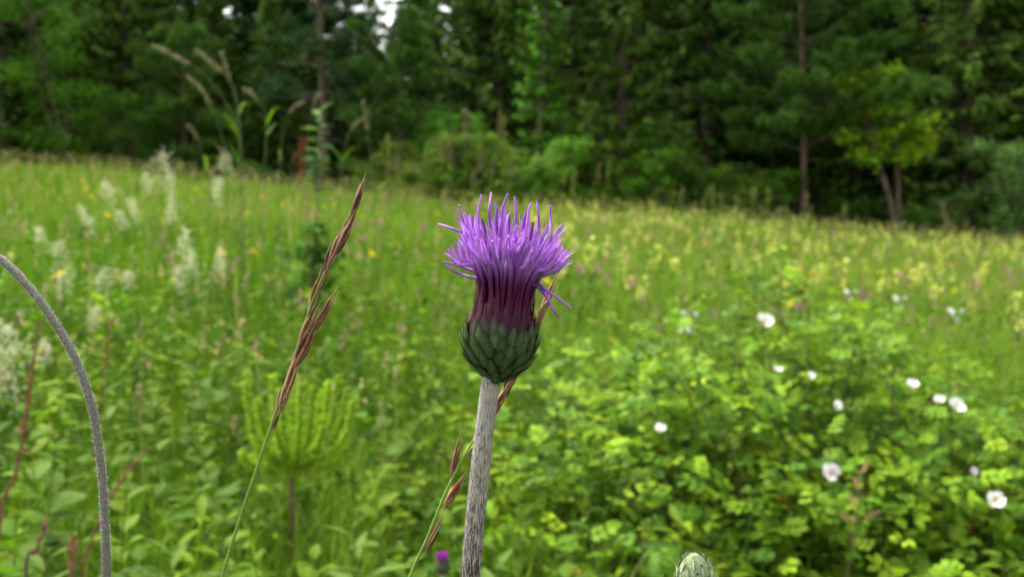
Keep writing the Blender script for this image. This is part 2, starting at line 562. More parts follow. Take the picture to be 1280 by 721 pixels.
def make_spruce(seed, H, rmax, z0, cols, hang=0.5, dens=15, size=0.36, whorl=0.36, droop=0.25, hmax=None, dead=0):
    global R
    R = np.random.default_rng(seed)
    tr, br, cr = Geo(), Geo(), Geo()
    z = np.linspace(-0.3, H, 12)
    ph = R.uniform(0, 6)
    tx = 0.06 * np.sin(z * 0.5 + ph) * np.clip(z / 4, 0, 1)
    r0 = 0.011 * H + 0.03
    tube(tr, np.stack([tx, tx * 0.5, z], -1), r0 * np.clip(1.06 - z / H, 0.05, 1.3) * np.where(z < 0.2, 1.3, 1.0), 9)
    zz = z0
    while zz < H * 0.985:
        s = np.clip((H - zz) / (H - z0), 0, 1)
        n = R.integers(4, 7)
        a0 = R.uniform(0, 6.28)
        for b in range(n):
            a = a0 + b * 6.283 / n + R.normal(0, 0.25)
            L = rmax * (s ** 0.75) * R.uniform(0.65, 1.12) + 0.12
            hz = min(zz + R.normal(0, whorl * 0.25), H - 0.05)
            t = np.linspace(0, 1, 6)
            dirr = np.array([math.cos(a), math.sin(a), 0])
            rise = 0.35 * (1 - s) * t - droop * s * (t - 0.75 * t ** 3) * 1.2
            P = dirr * (L * t)[:, None] + np.array([0, 0, 1.0]) * (hz + L * rise)[:, None]
            P += np.array([np.interp(hz, z, tx), np.interp(hz, z, tx) * .5, 0])
            tube(br, P, 0.013 * L * (1.08 - t) + 0.003, 4, cap=False)
            branch_sprays(cr, P, L, dens, size, cols, hang)
        zz += whorl * R.uniform(0.75, 1.25) * (1.0 if s > 0.3 else 0.75)
    for _ in range(dead):                                # bare dead lower twigs
        hz = R.uniform(0.5, z0 + 1.0); a = R.uniform(0, 6.28); L = R.uniform(0.5, 1.6)
        t = np.linspace(0, 1, 5)
        P = np.stack([np.cos(a) * L * t, np.sin(a) * L * t, hz - 0.25 * L * t ** 1.5 + R.normal(0, 0.02, 5)], -1)
        tube(br, P, 0.012 * (1.1 - t), 4, cap=False)
    return tr, br, cr


TUFT = []
_r = np.random.default_rng(3)
_d = unit(_r.normal(size=(9, 3)) + np.array([0, 0.9, 0.25]))
_V, _F = [], []
for _k, _v in enumerate(_d):
    _s = unit(np.cross(_v, _r.normal(size=3)))
    _V += [_s * -0.06, _s * 0.06, _v * 0.7 + _s * 0.09, _v]
    _F += [(4 * _k, 4 * _k + 1, 4 * _k + 2, 4 * _k + 3)]
TUFT = (np.array(_V), np.array(_F))


def make_pine(seed, H, rmax, z0, cols, lean=0.0, dens=9, size=0.34, dead=14, r0=0.13, tiers=0.62):
    global R
    R = np.random.default_rng(seed)
    tr, br, cr = Geo(), Geo(), Geo()
    z = np.linspace(-0.3, H, 14)
    tx = -lean * z + 0.05 * np.sin(z * 0.6)
    tube(tr, np.stack([tx, 0 * z, z], -1), r0 * np.clip(1.05 - 0.9 * z / H, 0.06, 1.2) * np.where(z < 0.2, 1.25, 1.0), 10)
    zz = z0
    while zz < H:
        s = (H - zz) / (H - z0)
        n = R.integers(4, 7); a0 = R.uniform(0, 6.28)
        for b in range(n):
            a = a0 + b * 6.283 / n + R.normal(0, 0.3)
            L = rmax * (0.35 + 0.65 * s ** 0.6) * R.uniform(0.55, 1.1)
            t = np.linspace(0, 1, 6)
            hz = zz + R.normal(0, 0.1)
            P = np.stack([np.cos(a) * L * t + np.interp(hz, z, tx), np.sin(a) * L * t, hz + L * (0.30 * t - 0.30 * t ** 2 * s + 0.12 * t ** 3)], -1)
            P[1:] += R.normal(0, 0.04, (5, 3))
            tube(br, P, 0.010 * L * (1.1 - t) + 0.003, 4, cap=False)
            nt = max(3, int(L * 3.2))
            for q in range(nt):                          # side twigs carrying needle tufts
                f = 0.25 + 0.75 * (q + R.random()) / nt
                p0 = np.array([np.interp(f, t, P[:, k]) for k in range(3)])
                a2 = a + R.choice([-1, 1]) * R.uniform(0.3, 1.1)
                l2 = L * R.uniform(0.16, 0.34) + 0.1
                t2 = np.linspace(0, 1, 4)
                Q = p0 + np.stack([np.cos(a2) * l2 * t2, np.sin(a2) * l2 * t2, l2 * (0.05 * t2 + 0.25 * t2 ** 2)], -1)
                m = max(4, int(l2 * dens * 2.2))
                w = R.random(m)[:, None] ** 0.7
                T = Q[0] * (1 - w) + Q[-1] * w
                D = (Q[-1] - Q[0]) / l2 + R.normal(0, 0.35, (m, 3)) + np.array([0, 0, 0.35])
                scatter(cr, TUFT, frames(D, rdir(m), size * R.uniform(0.55, 1.1, m)), T, pick(cols, m, 0.14))
        zz += tiers * R.uniform(0.8, 1.25)
    for _ in range(dead):
        hz = R.uniform(0.6, z0 + 0.6); a = R.uniform(0, 6.28); L = R.uniform(0.5, 2.0)
        t = np.linspace(0, 1, 5)
        P = np.stack([np.cos(a) * L * t - lean * hz, np.sin(a) * L * t, hz + L * (0.1 * t - 0.3 * t ** 2) + R.normal(0, 0.02, 5)], -1)
        P[0, :2] = (-lean * hz, 0)
        tube(br, P, 0.013 * (1.1 - t), 4, cap=False)
    return tr, br, cr


def make_broad(seed, H, width, z0, cols, nleaf=7000, ls=0.10, stems=1, clumps=70, airy=0.5):
    global R
    R = np.random.default_rng(seed)
    tr, br, cr = Geo(), Geo(), Geo()
    cen = []
    for s in range(stems):
        a = R.uniform(0, 6.28); b0 = np.array([math.cos(a), math.sin(a), 0]) * (0.12 * (stems > 1))
        hs_ = H * R.uniform(0.75, 1.0) if stems > 1 else H
        lean = R.normal(0, 0.10 if stems == 1 else 0.25, 2)
        t = np.linspace(0, 1, 9)
        P = b0 + np.stack([lean[0] * hs_ * t ** 1.4 + 0.03 * hs_ * np.sin(t * 5 + s), lean[1] * hs_ * t ** 1.4, -0.2 + (hs_ * 0.93 + 0.2) * t], -1)
        tube(tr, P, (0.010 * hs_ + 0.012) * (1.08 - t) + 0.004, 7)
        nb = clumps // stems
        for k in range(nb):
            f = z0 / H + (1 - z0 / H) * R.random() ** 0.8
            p0 = np.array([np.interp(f, t, P[:, c]) for c in range(3)])
            prof = math.sin(min(1, max(0.05, (f - z0 / H) / (1 - z0 / H) * 0.85 + 0.15)) * math.pi) ** 0.6
            L = width * (0.25 + 0.85 * prof) * R.uniform(0.35, 1.0)
            a = R.uniform(0, 6.28)
            q = np.linspace(0, 1, 5)
            B = p0 + np.stack([np.cos(a) * L * q, np.sin(a) * L * q, L * (R.uniform(0.1, 0.7) * q - 0.2 * q ** 2)], -1)
            B[1:] += R.normal(0, 0.03 * L, (4, 3))
            tube(br, B, 0.012 * L * (1.1 - q) + 0.002, 4, cap=False)
            for ff in (0.55, 0.8, 1.0):
                cen.append(np.append(B[0] * (1 - ff) + B[-1] * ff, 0.12 * width + 0.14 * L))
    cen = np.array(cen)
    i = R.integers(0, len(cen), nleaf)
    T = cen[i, :3] + R.normal(size=(nleaf, 3)) * cen[i, 3:4] * np.array([airy, airy, airy * 0.75])
    T[:, 2] = np.maximum(T[:, 2], 0.05)
    b = R.uniform(0, 6.28, nleaf)
    D = np.stack([np.cos(b), np.sin(b), R.uniform(-0.7, 0.5, nleaf)], -1)
    up = np.array([0, 0, 1.0]) + R.normal(0, 0.5, (nleaf, 3))
    cc = pick(cols, len(cen), 0.15)[i] * np.exp(R.normal(0, 0.12, (nleaf, 1)))
    scatter(cr, (np.array([[-.36, .45, .04], [0, 0, 0], [.36, .45, .04], [0, 1, -.1]], float), np.array([[0, 1, 2, 3]])), frames(D, up, ls * R.uniform(0.6, 1.3, nleaf)), T, cc)
    return tr, br, cr


S_DARK = [(0.0389, 0.0966, 0.0121), (0.0565, 0.1275, 0.0141), (0.0317, 0.0734, 0.0121)]
S_OLIVE = [(0.0823, 0.1654, 0.0176), (0.0593, 0.1331, 0.0151), (0.1119, 0.1915, 0.0227)]
S_BRIGHT = [(0.0941, 0.2514, 0.0139), (0.128, 0.3074, 0.0163), (0.0717, 0.1864, 0.0139)]
P_BLUE = [(0.0748, 0.162, 0.0269), (0.104, 0.2015, 0.0316), (0.054, 0.1225, 0.019)]
P_DARK = [(0.0455, 0.105, 0.0315), (0.063, 0.1313, 0.0341), (0.035, 0.0805, 0.0236)]
B_MID = [(0.1005, 0.2512, 0.0162), (0.1352, 0.3167, 0.0182), (0.0696, 0.1856, 0.0162)]
B_YEL = [(0.2682, 0.4462, 0.026), (0.3396, 0.507, 0.026), (0.1877, 0.3751, 0.0234)]
B_OLV = [(0.168, 0.2608, 0.0249), (0.2205, 0.3062, 0.0318), (0.1155, 0.2041, 0.0204)]
B_PALE = [(0.1208, 0.25, 0.0583), (0.1638, 0.3018, 0.0646), (0.095, 0.1985, 0.0389)]

KINDS = {}


def kind(key, geos, bark, leaf):
    KINDS[key] = (geos[0].mesh(key + '_trunk', bark), geos[1].mesh(key + '_limbs', M_BARK), geos[2].mesh(key + '_crown', leaf))


kind('spruce_a', make_spruce(21, 15, 2.7, 0.7, S_DARK, 0.6, 17), M_BARK, M_NEEDLE)
kind('spruce_b', make_spruce(22, 17, 3.0, 1.2, S_OLIVE, 0.75, 16, droop=0.35, dead=14), M_BARK, M_NEEDLE)
kind('spruce_c', make_spruce(23, 13, 2.4, 0.5, S_DARK, 0.45, 18), M_BARK, M_NEEDLE)
kind('spruce_d', make_spruce(24, 16, 2.9, 1.6, S_OLIVE, 0.9, 16, droop=0.42, dead=22), M_BARK, M_NEEDLE)
kind('young_spruce', make_spruce(25, 9.5, 1.15, 0.4, S_BRIGHT, 0.35, 22, 0.26, 0.30), M_BARK, M_NEEDLE)
kind('small_spruce', make_spruce(26, 3.6, 1.05, 0.15, S_OLIVE, 0.3, 26, 0.22, 0.22), M_BARK, M_NEEDLE)
kind('pine_a', make_pine(31, 12.5, 2.9, 2.7, P_BLUE, 0.022, r0=0.10), M_PBARK, M_NEEDLE)
kind('pine_b', make_pine(32, 13.5, 2.8, 2.9, P_DARK, 0.0, r0=0.15, dead=20), M_PBARK, M_NEEDLE)
kind('pine_d', make_pine(32, 13.5, 2.3, 3.2, P_DARK, 0.0, r0=0.14, dead=16, dens=4, tiers=1.0), M_PBARK, M_NEEDLE)
kind('pine_c', make_pine(33, 6.0, 2.1, 0.9, P_BLUE, 0.0, r0=0.10, dead=6, tiers=0.5), M_PBARK, M_NEEDLE)
kind('broad_mid', make_broad(41, 7.5, 1.9, 0.5, B_MID, 9000, 0.12, 3, 80), M_BARK, M_BROAD)
kind('broad_yellow', make_broad(42, 5.0, 0.9, 2.2, B_YEL, 4200, 0.15, 2, 40, 0.6), M_BARK, M_BROAD)
kind('broad_pale', make_broad(43, 3.6, 1.2, 0.2, B_PALE, 4200, 0.10, 4, 60), M_BARK, M_BROAD)
kind('shrub_olive', make_broad(44, 2.3, 0.95, 0.1, B_OLV, 3000, 0.085, 5, 50), M_BARK, M_BROAD)
kind('shrub_mid', make_broad(45, 2.0, 0.9, 0.1, B_MID, 3200, 0.085, 5, 50), M_BARK, M_BROAD)
R = np.random.default_rng(77)


def tree(name, key, px, d, label, cat='tree', group=None, s=1.0, sz=None, rot=None, lean=(0, 0)):
    x = (px - 640.0) / FPX * d
    o = thing(name, label, cat, on_ground(x, d, -0.03), group)
    o.rotation_euler = (lean[0], lean[1], R.uniform(0, 6.28) if rot is None else rot)
    o.scale = (s, s, s if sz is None else sz)
    for n, me in zip(('trunk', 'limbs', 'crown'), KINDS[key]):
        link(n, me, o)
    return o


# --- trees that can be told apart at the forest edge
tree('pine_tree', 'pine_a', 1002, 23.8, 'tall pine with bare straight reddish trunk at the meadow edge', rot=0.0)
tree('pine_tree', 'pine_d', 405, 25.5, 'dark pine with brown trunk rising under the gap of sky', rot=0.5)
tree('pine_tree', 'pine_c', 500, 25.5, 'bushy blue-green pine with low branches beside the dark brown-trunked pine', rot=1.0, s=0.95)
tree('spruce_tree', 'young_spruce', 668, 24.0, 'slender bright green spruce leaning behind the thistle head', rot=0.3, lean=(0, 0.06))
tree('deciduous_tree', 'broad_mid', 75, 24.2, 'bushy mid-green deciduous tree on the high side of the meadow', rot=0.2, s=0.9)
tree('spruce_tree', 'spruce_c', 15, 25.5, 'dark spruce behind the bushy mid-green deciduous tree', rot=0.9)
tree('pine_tree', 'pine_c', 235, 26.0, 'low dark rounded pine in the shadowed gap of the edge', rot=2.6, s=0.82)
tree('deciduous_sapling', 'broad_yellow', 1112, 22.2, 'yellow-green sapling glowing against the dark spruces', rot=0.4, s=1.25)
tree('spruce_tree', 'spruce_d', 1205, 26.0, 'olive spruce with dead lower twigs beside the yellow-green sapling', rot=0.4)
tree('spruce_tree', 'spruce_b', 1290, 25.6, 'drooping olive spruce at the low end of the meadow', rot=1.4)
tree('spruce_tree', 'spruce_b', 775, 25.4, 'drooping olive spruce between the slender bright spruce and the straight pine', rot=2.2)
tree('spruce_tree', 'spruce_a', 880, 26.2, 'dark spruce close beside the straight reddish pine', rot=0.2)
tree('deciduous_tree', 'broad_pale', 1290, 22.8, 'pale green leafy tree in front of the drooping spruce at the low end', rot=0.2, s=1.15)
tree('spruce_tree', 'spruce_a', 588, 28.0, 'dark spruce behind the pale green shrub', rot=0.7)
tree('spruce_tree', 'small_spruce', 738, 22.6, 'small olive spruce standing in front of the drooping spruce', rot=0.7, s=0.9)
tree('spruce_tree', 'small_spruce', 850, 23.0, 'small olive spruce in front of the dark spruce', rot=1.9, s=0.82)
tree('deciduous_shrub', 'broad_pale', 603, 22.4, 'pale green rounded shrub below the dark spruces', 'shrub', rot=0.7, s=0.78)
tree('deciduous_shrub', 'broad_mid', 150, 24.4, 'mid-green shrub next to the bushy deciduous tree', 'shrub', rot=1.7, s=0.42)
tree('deciduous_shrub', 'broad_mid', 705, 23.4, 'tall mid-green shrub beside the slender bright spruce', 'shrub', rot=2.7, s=0.42)
tree('deciduous_shrub', 'broad_mid', 808, 23.8, 'tall mid-green shrub before the drooping olive spruce', 'shrub', rot=3.9, s=0.45)
tree('deciduous_shrub', 'broad_pale', 893, 24.0, 'pale green shrub before the dark spruce near the straight pine', 'shrub', rot=5.1, s=0.75)
tree('deciduous_shrub', 'broad_mid', 556, 23.6, 'tall mid-green shrub beside the bushy blue-green pine', 'shrub', rot=0.9, s=0.42)
tree('deciduous_shrub', 'broad_pale', 1180, 23.8, 'pale green shrub below the olive spruce with dead twigs', 'shrub', rot=4.1, s=0.6)
for px, d, k, s in ((548, 21.8, 'shrub_olive', 1.15), (575, 22.4, 'shrub_mid', 1.3), (630, 22.2, 'shrub_olive', 1.2), (715, 22.4, 'shrub_mid', 1.3), (760, 22.8, 'shrub_olive', 1.2), (815, 23.0, 'shrub_mid', 1.3), (870, 23.2, 'shrub_mid', 1.1), (925, 23.6, 'shrub_olive', 1.1), (965, 24.2, 'shrub_mid', 1.2), (480, 23.4, 'shrub_olive', 1.0), (510, 22.6, 'shrub_olive', 0.72), (650, 21.6, 'shrub_mid', 0.85), (690, 21.9, 'shrub_olive', 0.9),
                    (790, 22.2, 'shrub_mid', 0.75), (905, 22.9, 'shrub_olive', 0.7), (945, 23.2, 'shrub_mid', 0.65), (820, 22.0, 'shrub_olive', 0.6),
                    (1060, 24.0, 'shrub_mid', 0.8), (1135, 23.8, 'shrub_mid', 0.75), (1180, 24.0, 'shrub_olive', 0.6), (320, 24.5, 'shrub_mid', 0.6),
                    (455, 23.6, 'shrub_mid', 0.5), (-20, 23.4, 'shrub_mid', 0.8), (1330, 23.6, 'shrub_mid', 0.7)):
    olv = k == 'shrub_olive'
    tree('edge_shrub', k, px, d, 'low olive-green shrub along the forest edge' if olv else 'low mid-green shrub along the forest edge', 'shrub',
         'olive shrubs along the forest edge' if olv else 'green shrubs along the forest edge', s=s)

# --- undergrowth below the first row of the forest
R = np.random.default_rng(8)
px = -120.0
while px < 1400:
    k = R.choice(['small_spruce', 'shrub_mid', 'small_spruce', 'shrub_olive'])
    nm, lb = ('spruce_tree', 'young spruce in the undergrowth under the forest trees') if k == 'small_spruce' else (('forest_shrub', 'green shrub in the undergrowth under the forest trees') if k == 'shrub_mid' else ('forest_shrub', 'olive shrub in the undergrowth under the forest trees'))
    tree(nm, k, px, R.uniform(27.0, 31.5), lb, 'tree' if k == 'small_spruce' else 'shrub', {'small_spruce': 'young spruces', 'shrub_mid': 'green shrubs', 'shrub_olive': 'olive shrubs'}[k] + ' in the undergrowth', s=R.uniform(1.2, 1.7))
    px += R.uniform(34, 62)

# --- the forest behind: rows of spruces and pines, with gaps where the sky shows
gaps = ((305, 16), (445, 34), (522, 14), (568, 16))
R = np.random.default_rng(5)
for row, (d0, step) in enumerate(((29.0, 92), (33.5, 86), (36.5, 40), (39.0, 78), (47.0, 72), (58.0, 62))):
    px = -260 + R.uniform(0, 40)
    if d0 == 36.5:
        px = 245.0
    while px < (600 if d0 == 36.5 else 1540):
        d = d0 + R.uniform(-1.6, 1.6)
        k = R.choice(['spruce_a', 'spruce_b', 'spruce_c', 'spruce_d', 'pine_b'], p=[0.3, 0.2, 0.25, 0.15, 0.1])
        s = R.uniform(0.95, 1.25) * (1 + 0.05 * row)
        sz = s
        near = min(abs(px - c) for c, _ in gaps)
        top = {'spruce_a': 15, 'spruce_b': 17, 'spruce_c': 13, 'spruce_d': 16, 'pine_b': 13.5}[k]
        if 262 < px < 345 or 392 < px < 590:             # lower trees under the open sky
            xx = (px - 640) / FPX * d
            lim = CAM_H + (300 - (R.uniform(-20, 12) if px < 350 else R.uniform(20, 44) if px < 500 else R.uniform(-40, 0))) / FPX * d - float(hgt(xx, d))
            sz = min(s, lim / top)
            s = min(s, max(0.62, sz * 1.1))
        pine = k == 'pine_b'; olv = k in ('spruce_b', 'spruce_d')
        tree('pine_tree' if pine else 'spruce_tree', k, px, d, 'dark pine standing deep in the forest behind the edge trees' if pine else ('drooping olive spruce' if olv else 'dense dark spruce') + (' in the first row behind the edge trees' if row == 0 else ' deep in the forest shade'),
             'tree', 'pines deep in the forest' if pine else ('olive spruces' if olv else 'dark spruces') + (' just behind the edge' if row == 0 else ' deep in the forest'), s=s, sz=sz)
        px += step * R.uniform(0.75, 1.25) * (30.0 / d0) ** 0.3

# ================================================================== ROSE BUSH
R = np.random.default_rng(101)


def rose_leaf(n_l, seed):
    r = np.random.default_rng(seed)
    g = Geo()
    rib = np.array([[0, y, -0.10 * y * y] for y in np.linspace(0, 0.78, 5)])
    tube(g, rib, [0.012, 0.010, 0.009, 0.008, 0.006], 3, (0.10, 0.17, 0.03))
    prof = np.array([0.10, 0.75, 1.0, 0.72, 0.0])
    for k in range(n_l):
        if k == n_l - 1:
            b, ang = np.array([0, 0.74, -0.055]), 0.0
        else:
            y = 0.26 + 0.44 * (k // 2) / max(1, (n_l - 3) // 2)
            b, ang = np.array([0, y, -0.10 * y * y]), (1.15 if k % 2 else -1.15) + r.normal(0, 0.12)
        L, w = 0.34 * r.uniform(0.85, 1.1), 0.105 * r.uniform(0.9, 1.15)
        ca, sa = math.cos(ang), math.sin(ang)
        rl = r.normal(0, 0.25)
        V, F = [], []
        for i, y in enumerate(np.linspace(0, 1, 5)):
            for sx in (-1, 0, 1):
                lx, ly = sx * w * prof[i], y * L
                lz = (0.28 * abs(lx)) - 0.22 * y * y * L + rl * lx + r.normal(0, 0.004)
                V.append(b + np.array([lx * ca + ly * sa, -lx * sa + ly * ca, lz]))
        for i in range(4):
            a = 3 * i
            F += [(a, a + 1, a + 4, a + 3), (a + 1, a + 2, a + 5, a + 4)]
        g.add(V, F, np.array([1, 1, 1.0]) * np.exp(r.normal(0, 0.06)))
    return g


RL_COL = [(0.1434, 0.2755, 0.0123), (0.1032, 0.2218, 0.0123), (0.1935, 0.336, 0.0147), (0.2652, 0.3898, 0.0173), (0.0717, 0.1613, 0.0123)]
rb_base = on_ground(RB_C[0], RB_C[1])
rose = thing('rose_bush', 'low wild rose bush with yellow-green leaves and scattered white flowers', 'bush', rb_base)


def mound(x, y):
    q = ((x - RB_C[0]) / RB_R[0]) ** 2 + ((y - RB_C[1]) / RB_R[1]) ** 2
    lump = 0.10 * np.sin(x * 5.1 + 1.0) * np.cos(y * 4.3) + 0.06 * np.sin(x * 9.7 + y * 6.0)
    return (0.72 + 0.05 * (x < 0.9)) * np.clip(1 - q, 0, 1) ** 0.34 + lump * np.clip(1.1 - q, 0, 1)


canes = Geo()
LT, LD, LS = [], [], []
for k in range(330):
    a, q = R.uniform(0, 6.28), math.sqrt(R.random())
    ex, ey = RB_C[0] + RB_R[0] * q * 1.02 * math.cos(a), RB_C[1] + RB_R[1] * q * 1.02 * math.sin(a)
    bx, by = RB_C[0] + (ex - RB_C[0]) * R.uniform(0.3, 0.75) + R.normal(0, 0.08), RB_C[1] + (ey - RB_C[1]) * R.uniform(0.3, 0.75) + R.normal(0, 0.08)
    z0, z1 = float(hgt(bx, by)) - 0.01, float(hgt(ex, ey)) + max(0.10, float(mound(ex, ey)) * R.uniform(0.72, 1.06))
    t = np.linspace(0, 1, 8)
    P = np.stack([bx + (ex - bx) * t ** 1.5, by + (ey - by) * t ** 1.5, z0 + (z1 - z0) * (1.25 * t - 0.25 * t ** 3)], -1)
    c = np.array([(0.07, 0.085, 0.03), (0.10, 0.055, 0.035), (0.075, 0.12, 0.03)][R.integers(0, 3)])
    tube(canes, P, 0.0034 * (1.15 - 0.8 * t), 4, c, cap=False)
    n = R.integers(15, 22)
    for f in np.linspace(0.30, 1.0, n):
        p = np.array([np.interp(f, t, P[:, i]) for i in range(3)])
        b = R.uniform(0, 6.28)
        LT.append(p + np.array([math.cos(b), math.sin(b), 0.25]) * R.uniform(0.0, 0.02))
        LD.append((math.cos(b), math.sin(b) - 0.12, R.uniform(-0.15, 0.8)))
        LS.append(R.uniform(0.055, 0.095) * (0.75 if f > 0.9 else 1.0))
part(rose, 'canes', canes, M_STALK, rb_base)
LT, LD, LS = np.array(LT), np.array(LD, float), np.array(LS)
nL = len(LT)
LC = pick(RL_COL, nL, 0.17)
odd = R.random(nL) < 0.012
LC[odd] = pick([(0.40, 0.28, 0.02), (0.36, 0.15, 0.02), (0.22, 0.07, 0.03)], int(odd.sum()))
up = np.array([0, -0.25, 1.0]) + R.normal(0, 0.33, (nL, 3))
LM = frames(LD, up, LS)
rl_g = [rose_leaf(7, 1), rose_leaf(5, 2), rose_leaf(7, 3), rose_leaf(5, 4)]
# the leaves that show largest become single parts: near, in view, on the outside of the mound
px_ = 640 + FPX * LT[:, 0] / LT[:, 1]
py_ = 300 - FPX * (LT[:, 2] - CAM_H) / LT[:, 1]
outer = LT[:, 2] - hgt(LT[:, 0], LT[:, 1]) - 0.8 * mound(LT[:, 0], LT[:, 1])
score = LS / LT[:, 1] * 100 + np.clip(outer, -0.25, 0.1) * 9 + np.where((px_ > 640) & (px_ < 1275) & (py_ < 715), 3.0, 0)
order = np.argsort(-score)
single, rest = order[:300], order[300:]
shades = pick(RL_COL, 6, 0.12)
lm = []
for s in range(6):
    for q in range(2):
        V, L_, S_, C_ = rl_g[(s + q) % 4].arrays()
        me = rl_g[(s + q) % 4].mesh('leaf', M_ROSE)
        me.color_attributes['Col'].data.foreach_set('color', np.hstack([np.clip(C_ * shades[s], 0, 1), np.ones((len(C_), 1))]).astype(np.float32).ravel())
        lm.append(me)
for k in single:
    o = link('leaf', lm[R.integers(0, len(lm))], rose)
    m4 = Matrix(LM[k].tolist()).to_4x4()
    m4.translation = Vector(LT[k] - rb_base)
    o.matrix_local = m4
g = Geo()
which = R.integers(0, 4, nL)
for q in range(4):
    idx = rest[which[rest] == q]
    V, L_, S_, C_ = rl_g[q].arrays()
    st = np.concatenate([[0], np.cumsum(S_)[:-1]])
    for fs in (3, 4):
        sel = S_ == fs
        if not sel.any():
            continue
        F = np.stack([L_[st[sel] + c] for c in range(fs)], -1)
        used = np.unique(F); mp = np.zeros(len(V), int); mp[used] = np.arange(len(used))
        W = np.einsum('nij,mj->nmi', LM[idx], V[used]) + LT[idx][:, None]
        FF = (mp[F][None] + (np.arange(len(idx)) * len(used))[:, None, None]).reshape(-1, fs)
        g.add(W.reshape(-1, 3), FF, (LC[idx][:, None] * C_[used][None]).reshape(-1, 3))
part(rose, 'foliage', g, M_ROSE, rb_base, kind='stuff')


def ray_hit_mound(px, py):
    """walk along the view ray of a pixel until it meets the top of the bush"""
    for d in np.linspace(1.15, 3.2, 420):
        p = at(px, py, d)
        if in_rose(p[0], p[1], 1.0) and p[2] < float(hgt(p[0], p[1]) + mound(p[0], p[1])) + 0.015:
            return p
    return None


PET = Geo()
_pv, _pf = [], []
for i, (y, w) in enumerate(((0, 0.12), (0.35, 0.62), (0.7, 0.92), (0.95, 0.75), (1.0, 0.25))):
    for s in (-1, -0.4, 0.4, 1):
        _pv.append((s * w * 0.5, y + (0.04 if abs(s) < 0.5 and i == 4 else 0) - 0.04 * (i == 4), 0.30 * y * y + 0.10 * s * s * w))
for i in range(4):
    for s in range(3):
        a = i * 4 + s
        _pf.append((a, a + 1, a + 5, a + 4))
_pv = np.array(_pv); _pf = np.array(_pf)
STAMEN = None


def rose_flower(parent, base, p, size, face, openness=1.0, tint=(0.80, 0.79, 0.77), nm='flower'):
    """a five-petalled rose flower: centre disc with stamens, petals as sub-parts"""
    z = unit(np.array(face, float)); x = unit(np.cross([0.1, 0.3, 1.0], z)); y = np.cross(z, x)
    g = Geo()
    n = 46
    a = R.uniform(0, 6.28, n); rr = np.sqrt(R.random(n)) * 0.20 * size
    T0 = p + (x * (np.cos(a) * rr)[:, None] + y * (np.sin(a) * rr)[:, None]) * 0.6
    T1 = p + (x * (np.cos(a) * rr)[:, None] + y * (np.sin(a) * rr)[:, None]) * 1.3 + z * 0.16 * size
    ribbons(g, np.stack([T0, (T0 + T1) / 2, T1], 1), np.tile([0.003 * size / 0.02 * 0.02, 0.0008, 0.0016], (n, 1)), rdir(n), np.tile([(0.55, 0.38, 0.05)], (n, 1)))
    tube(g, np.stack([p - z * size * 0.9, p - z * size * 0.3, p - z * 0.004, p + z * 0.003]), np.array([0.0012, 0.0016, 0.17 * size, 0.17 * size]), 9, np.array([(0.14, 0.19, 0.04), (0.14, 0.19, 0.04), (0.45, 0.36, 0.06), (0.60, 0.45, 0.08)]))
    c = part(parent, nm, g, M_STALK, base)
    for k in range(5):
        th = k * 2 * math.pi / 5 + R.normal(0, 0.1)
        d = x * math.cos(th) + y * math.sin(th)
        tilt = (1 - openness) * 1.1 + R.normal(0, 0.14)
        dy = d * math.cos(tilt) + z * math.sin(tilt)
        dz = z * math.cos(tilt) - d * math.sin(tilt)
        dx = np.cross(dy, dz)
        W = p + (_pv[:, :1] * dx + _pv[:, 1:2] * dy + _pv[:, 2:3] * dz) * size * R.uniform(0.9, 1.08)
        W += R.normal(0, 0.02 * size, W.shape)
        link('petal', Geo().add(W, _pf, np.array(tint) * R.uniform(0.94, 1.03)).mesh('petal', M_PETAL, base), c)
    return c


for px, py, sz, op, fc in ((953, 409, 0.032, 0.75, (-0.1, -0.7, 0.7)), (1033, 595, 0.024, 0.95, (-0.25, -0.9, 0.3)), (1237, 630, 0.027, 0.7, (-0.2, -0.8, 0.5)),
                           (821, 545, 0.023, 0.35, (0.1, -0.5, 0.9)), (1187, 516, 0.030, 0.7, (0.1, -0.6, 0.8)), (1168, 508, 0.020, 0.6, (-0.3, -0.5, 0.8)),
                           (1134, 490, 0.024, 0.6, (0, -0.5, 0.9)), (1041, 513, 0.018, 0.6, (0.2, -0.8, 0.5)), (968, 470, 0.016, 0.5, (0, -0.6, 0.8)),
                           (1008, 478, 0.017, 0.5, (0.1, -0.5, 0.8)), (1208, 594, 0.013, 0.6, (0, -0.9, 0.3))):
    p = ray_hit_mound(px, py)
    if p is None:
        p = at(px, py, 2.55)
        if py < 420:
            q = on_ground(p[0], p[1] + 0.02)
            gs = Geo(); tube(gs, np.stack([q, (q + p) / 2 + [0.01, 0.0, 0], p - [0, 0, 0.01]]), 0.002, 4, (0.09, 0.14, 0.03))
            part(rose, 'cane', gs, M_STALK, rb_base)
    p = p + np.array([0, -0.02, 0.015])
    pink = px in (1033, 1208)
    rose_flower(rose, rb_base, p, sz * 0.70, fc, op, (0.72, 0.66, 0.72) if pink else (0.82, 0.81, 0.76))

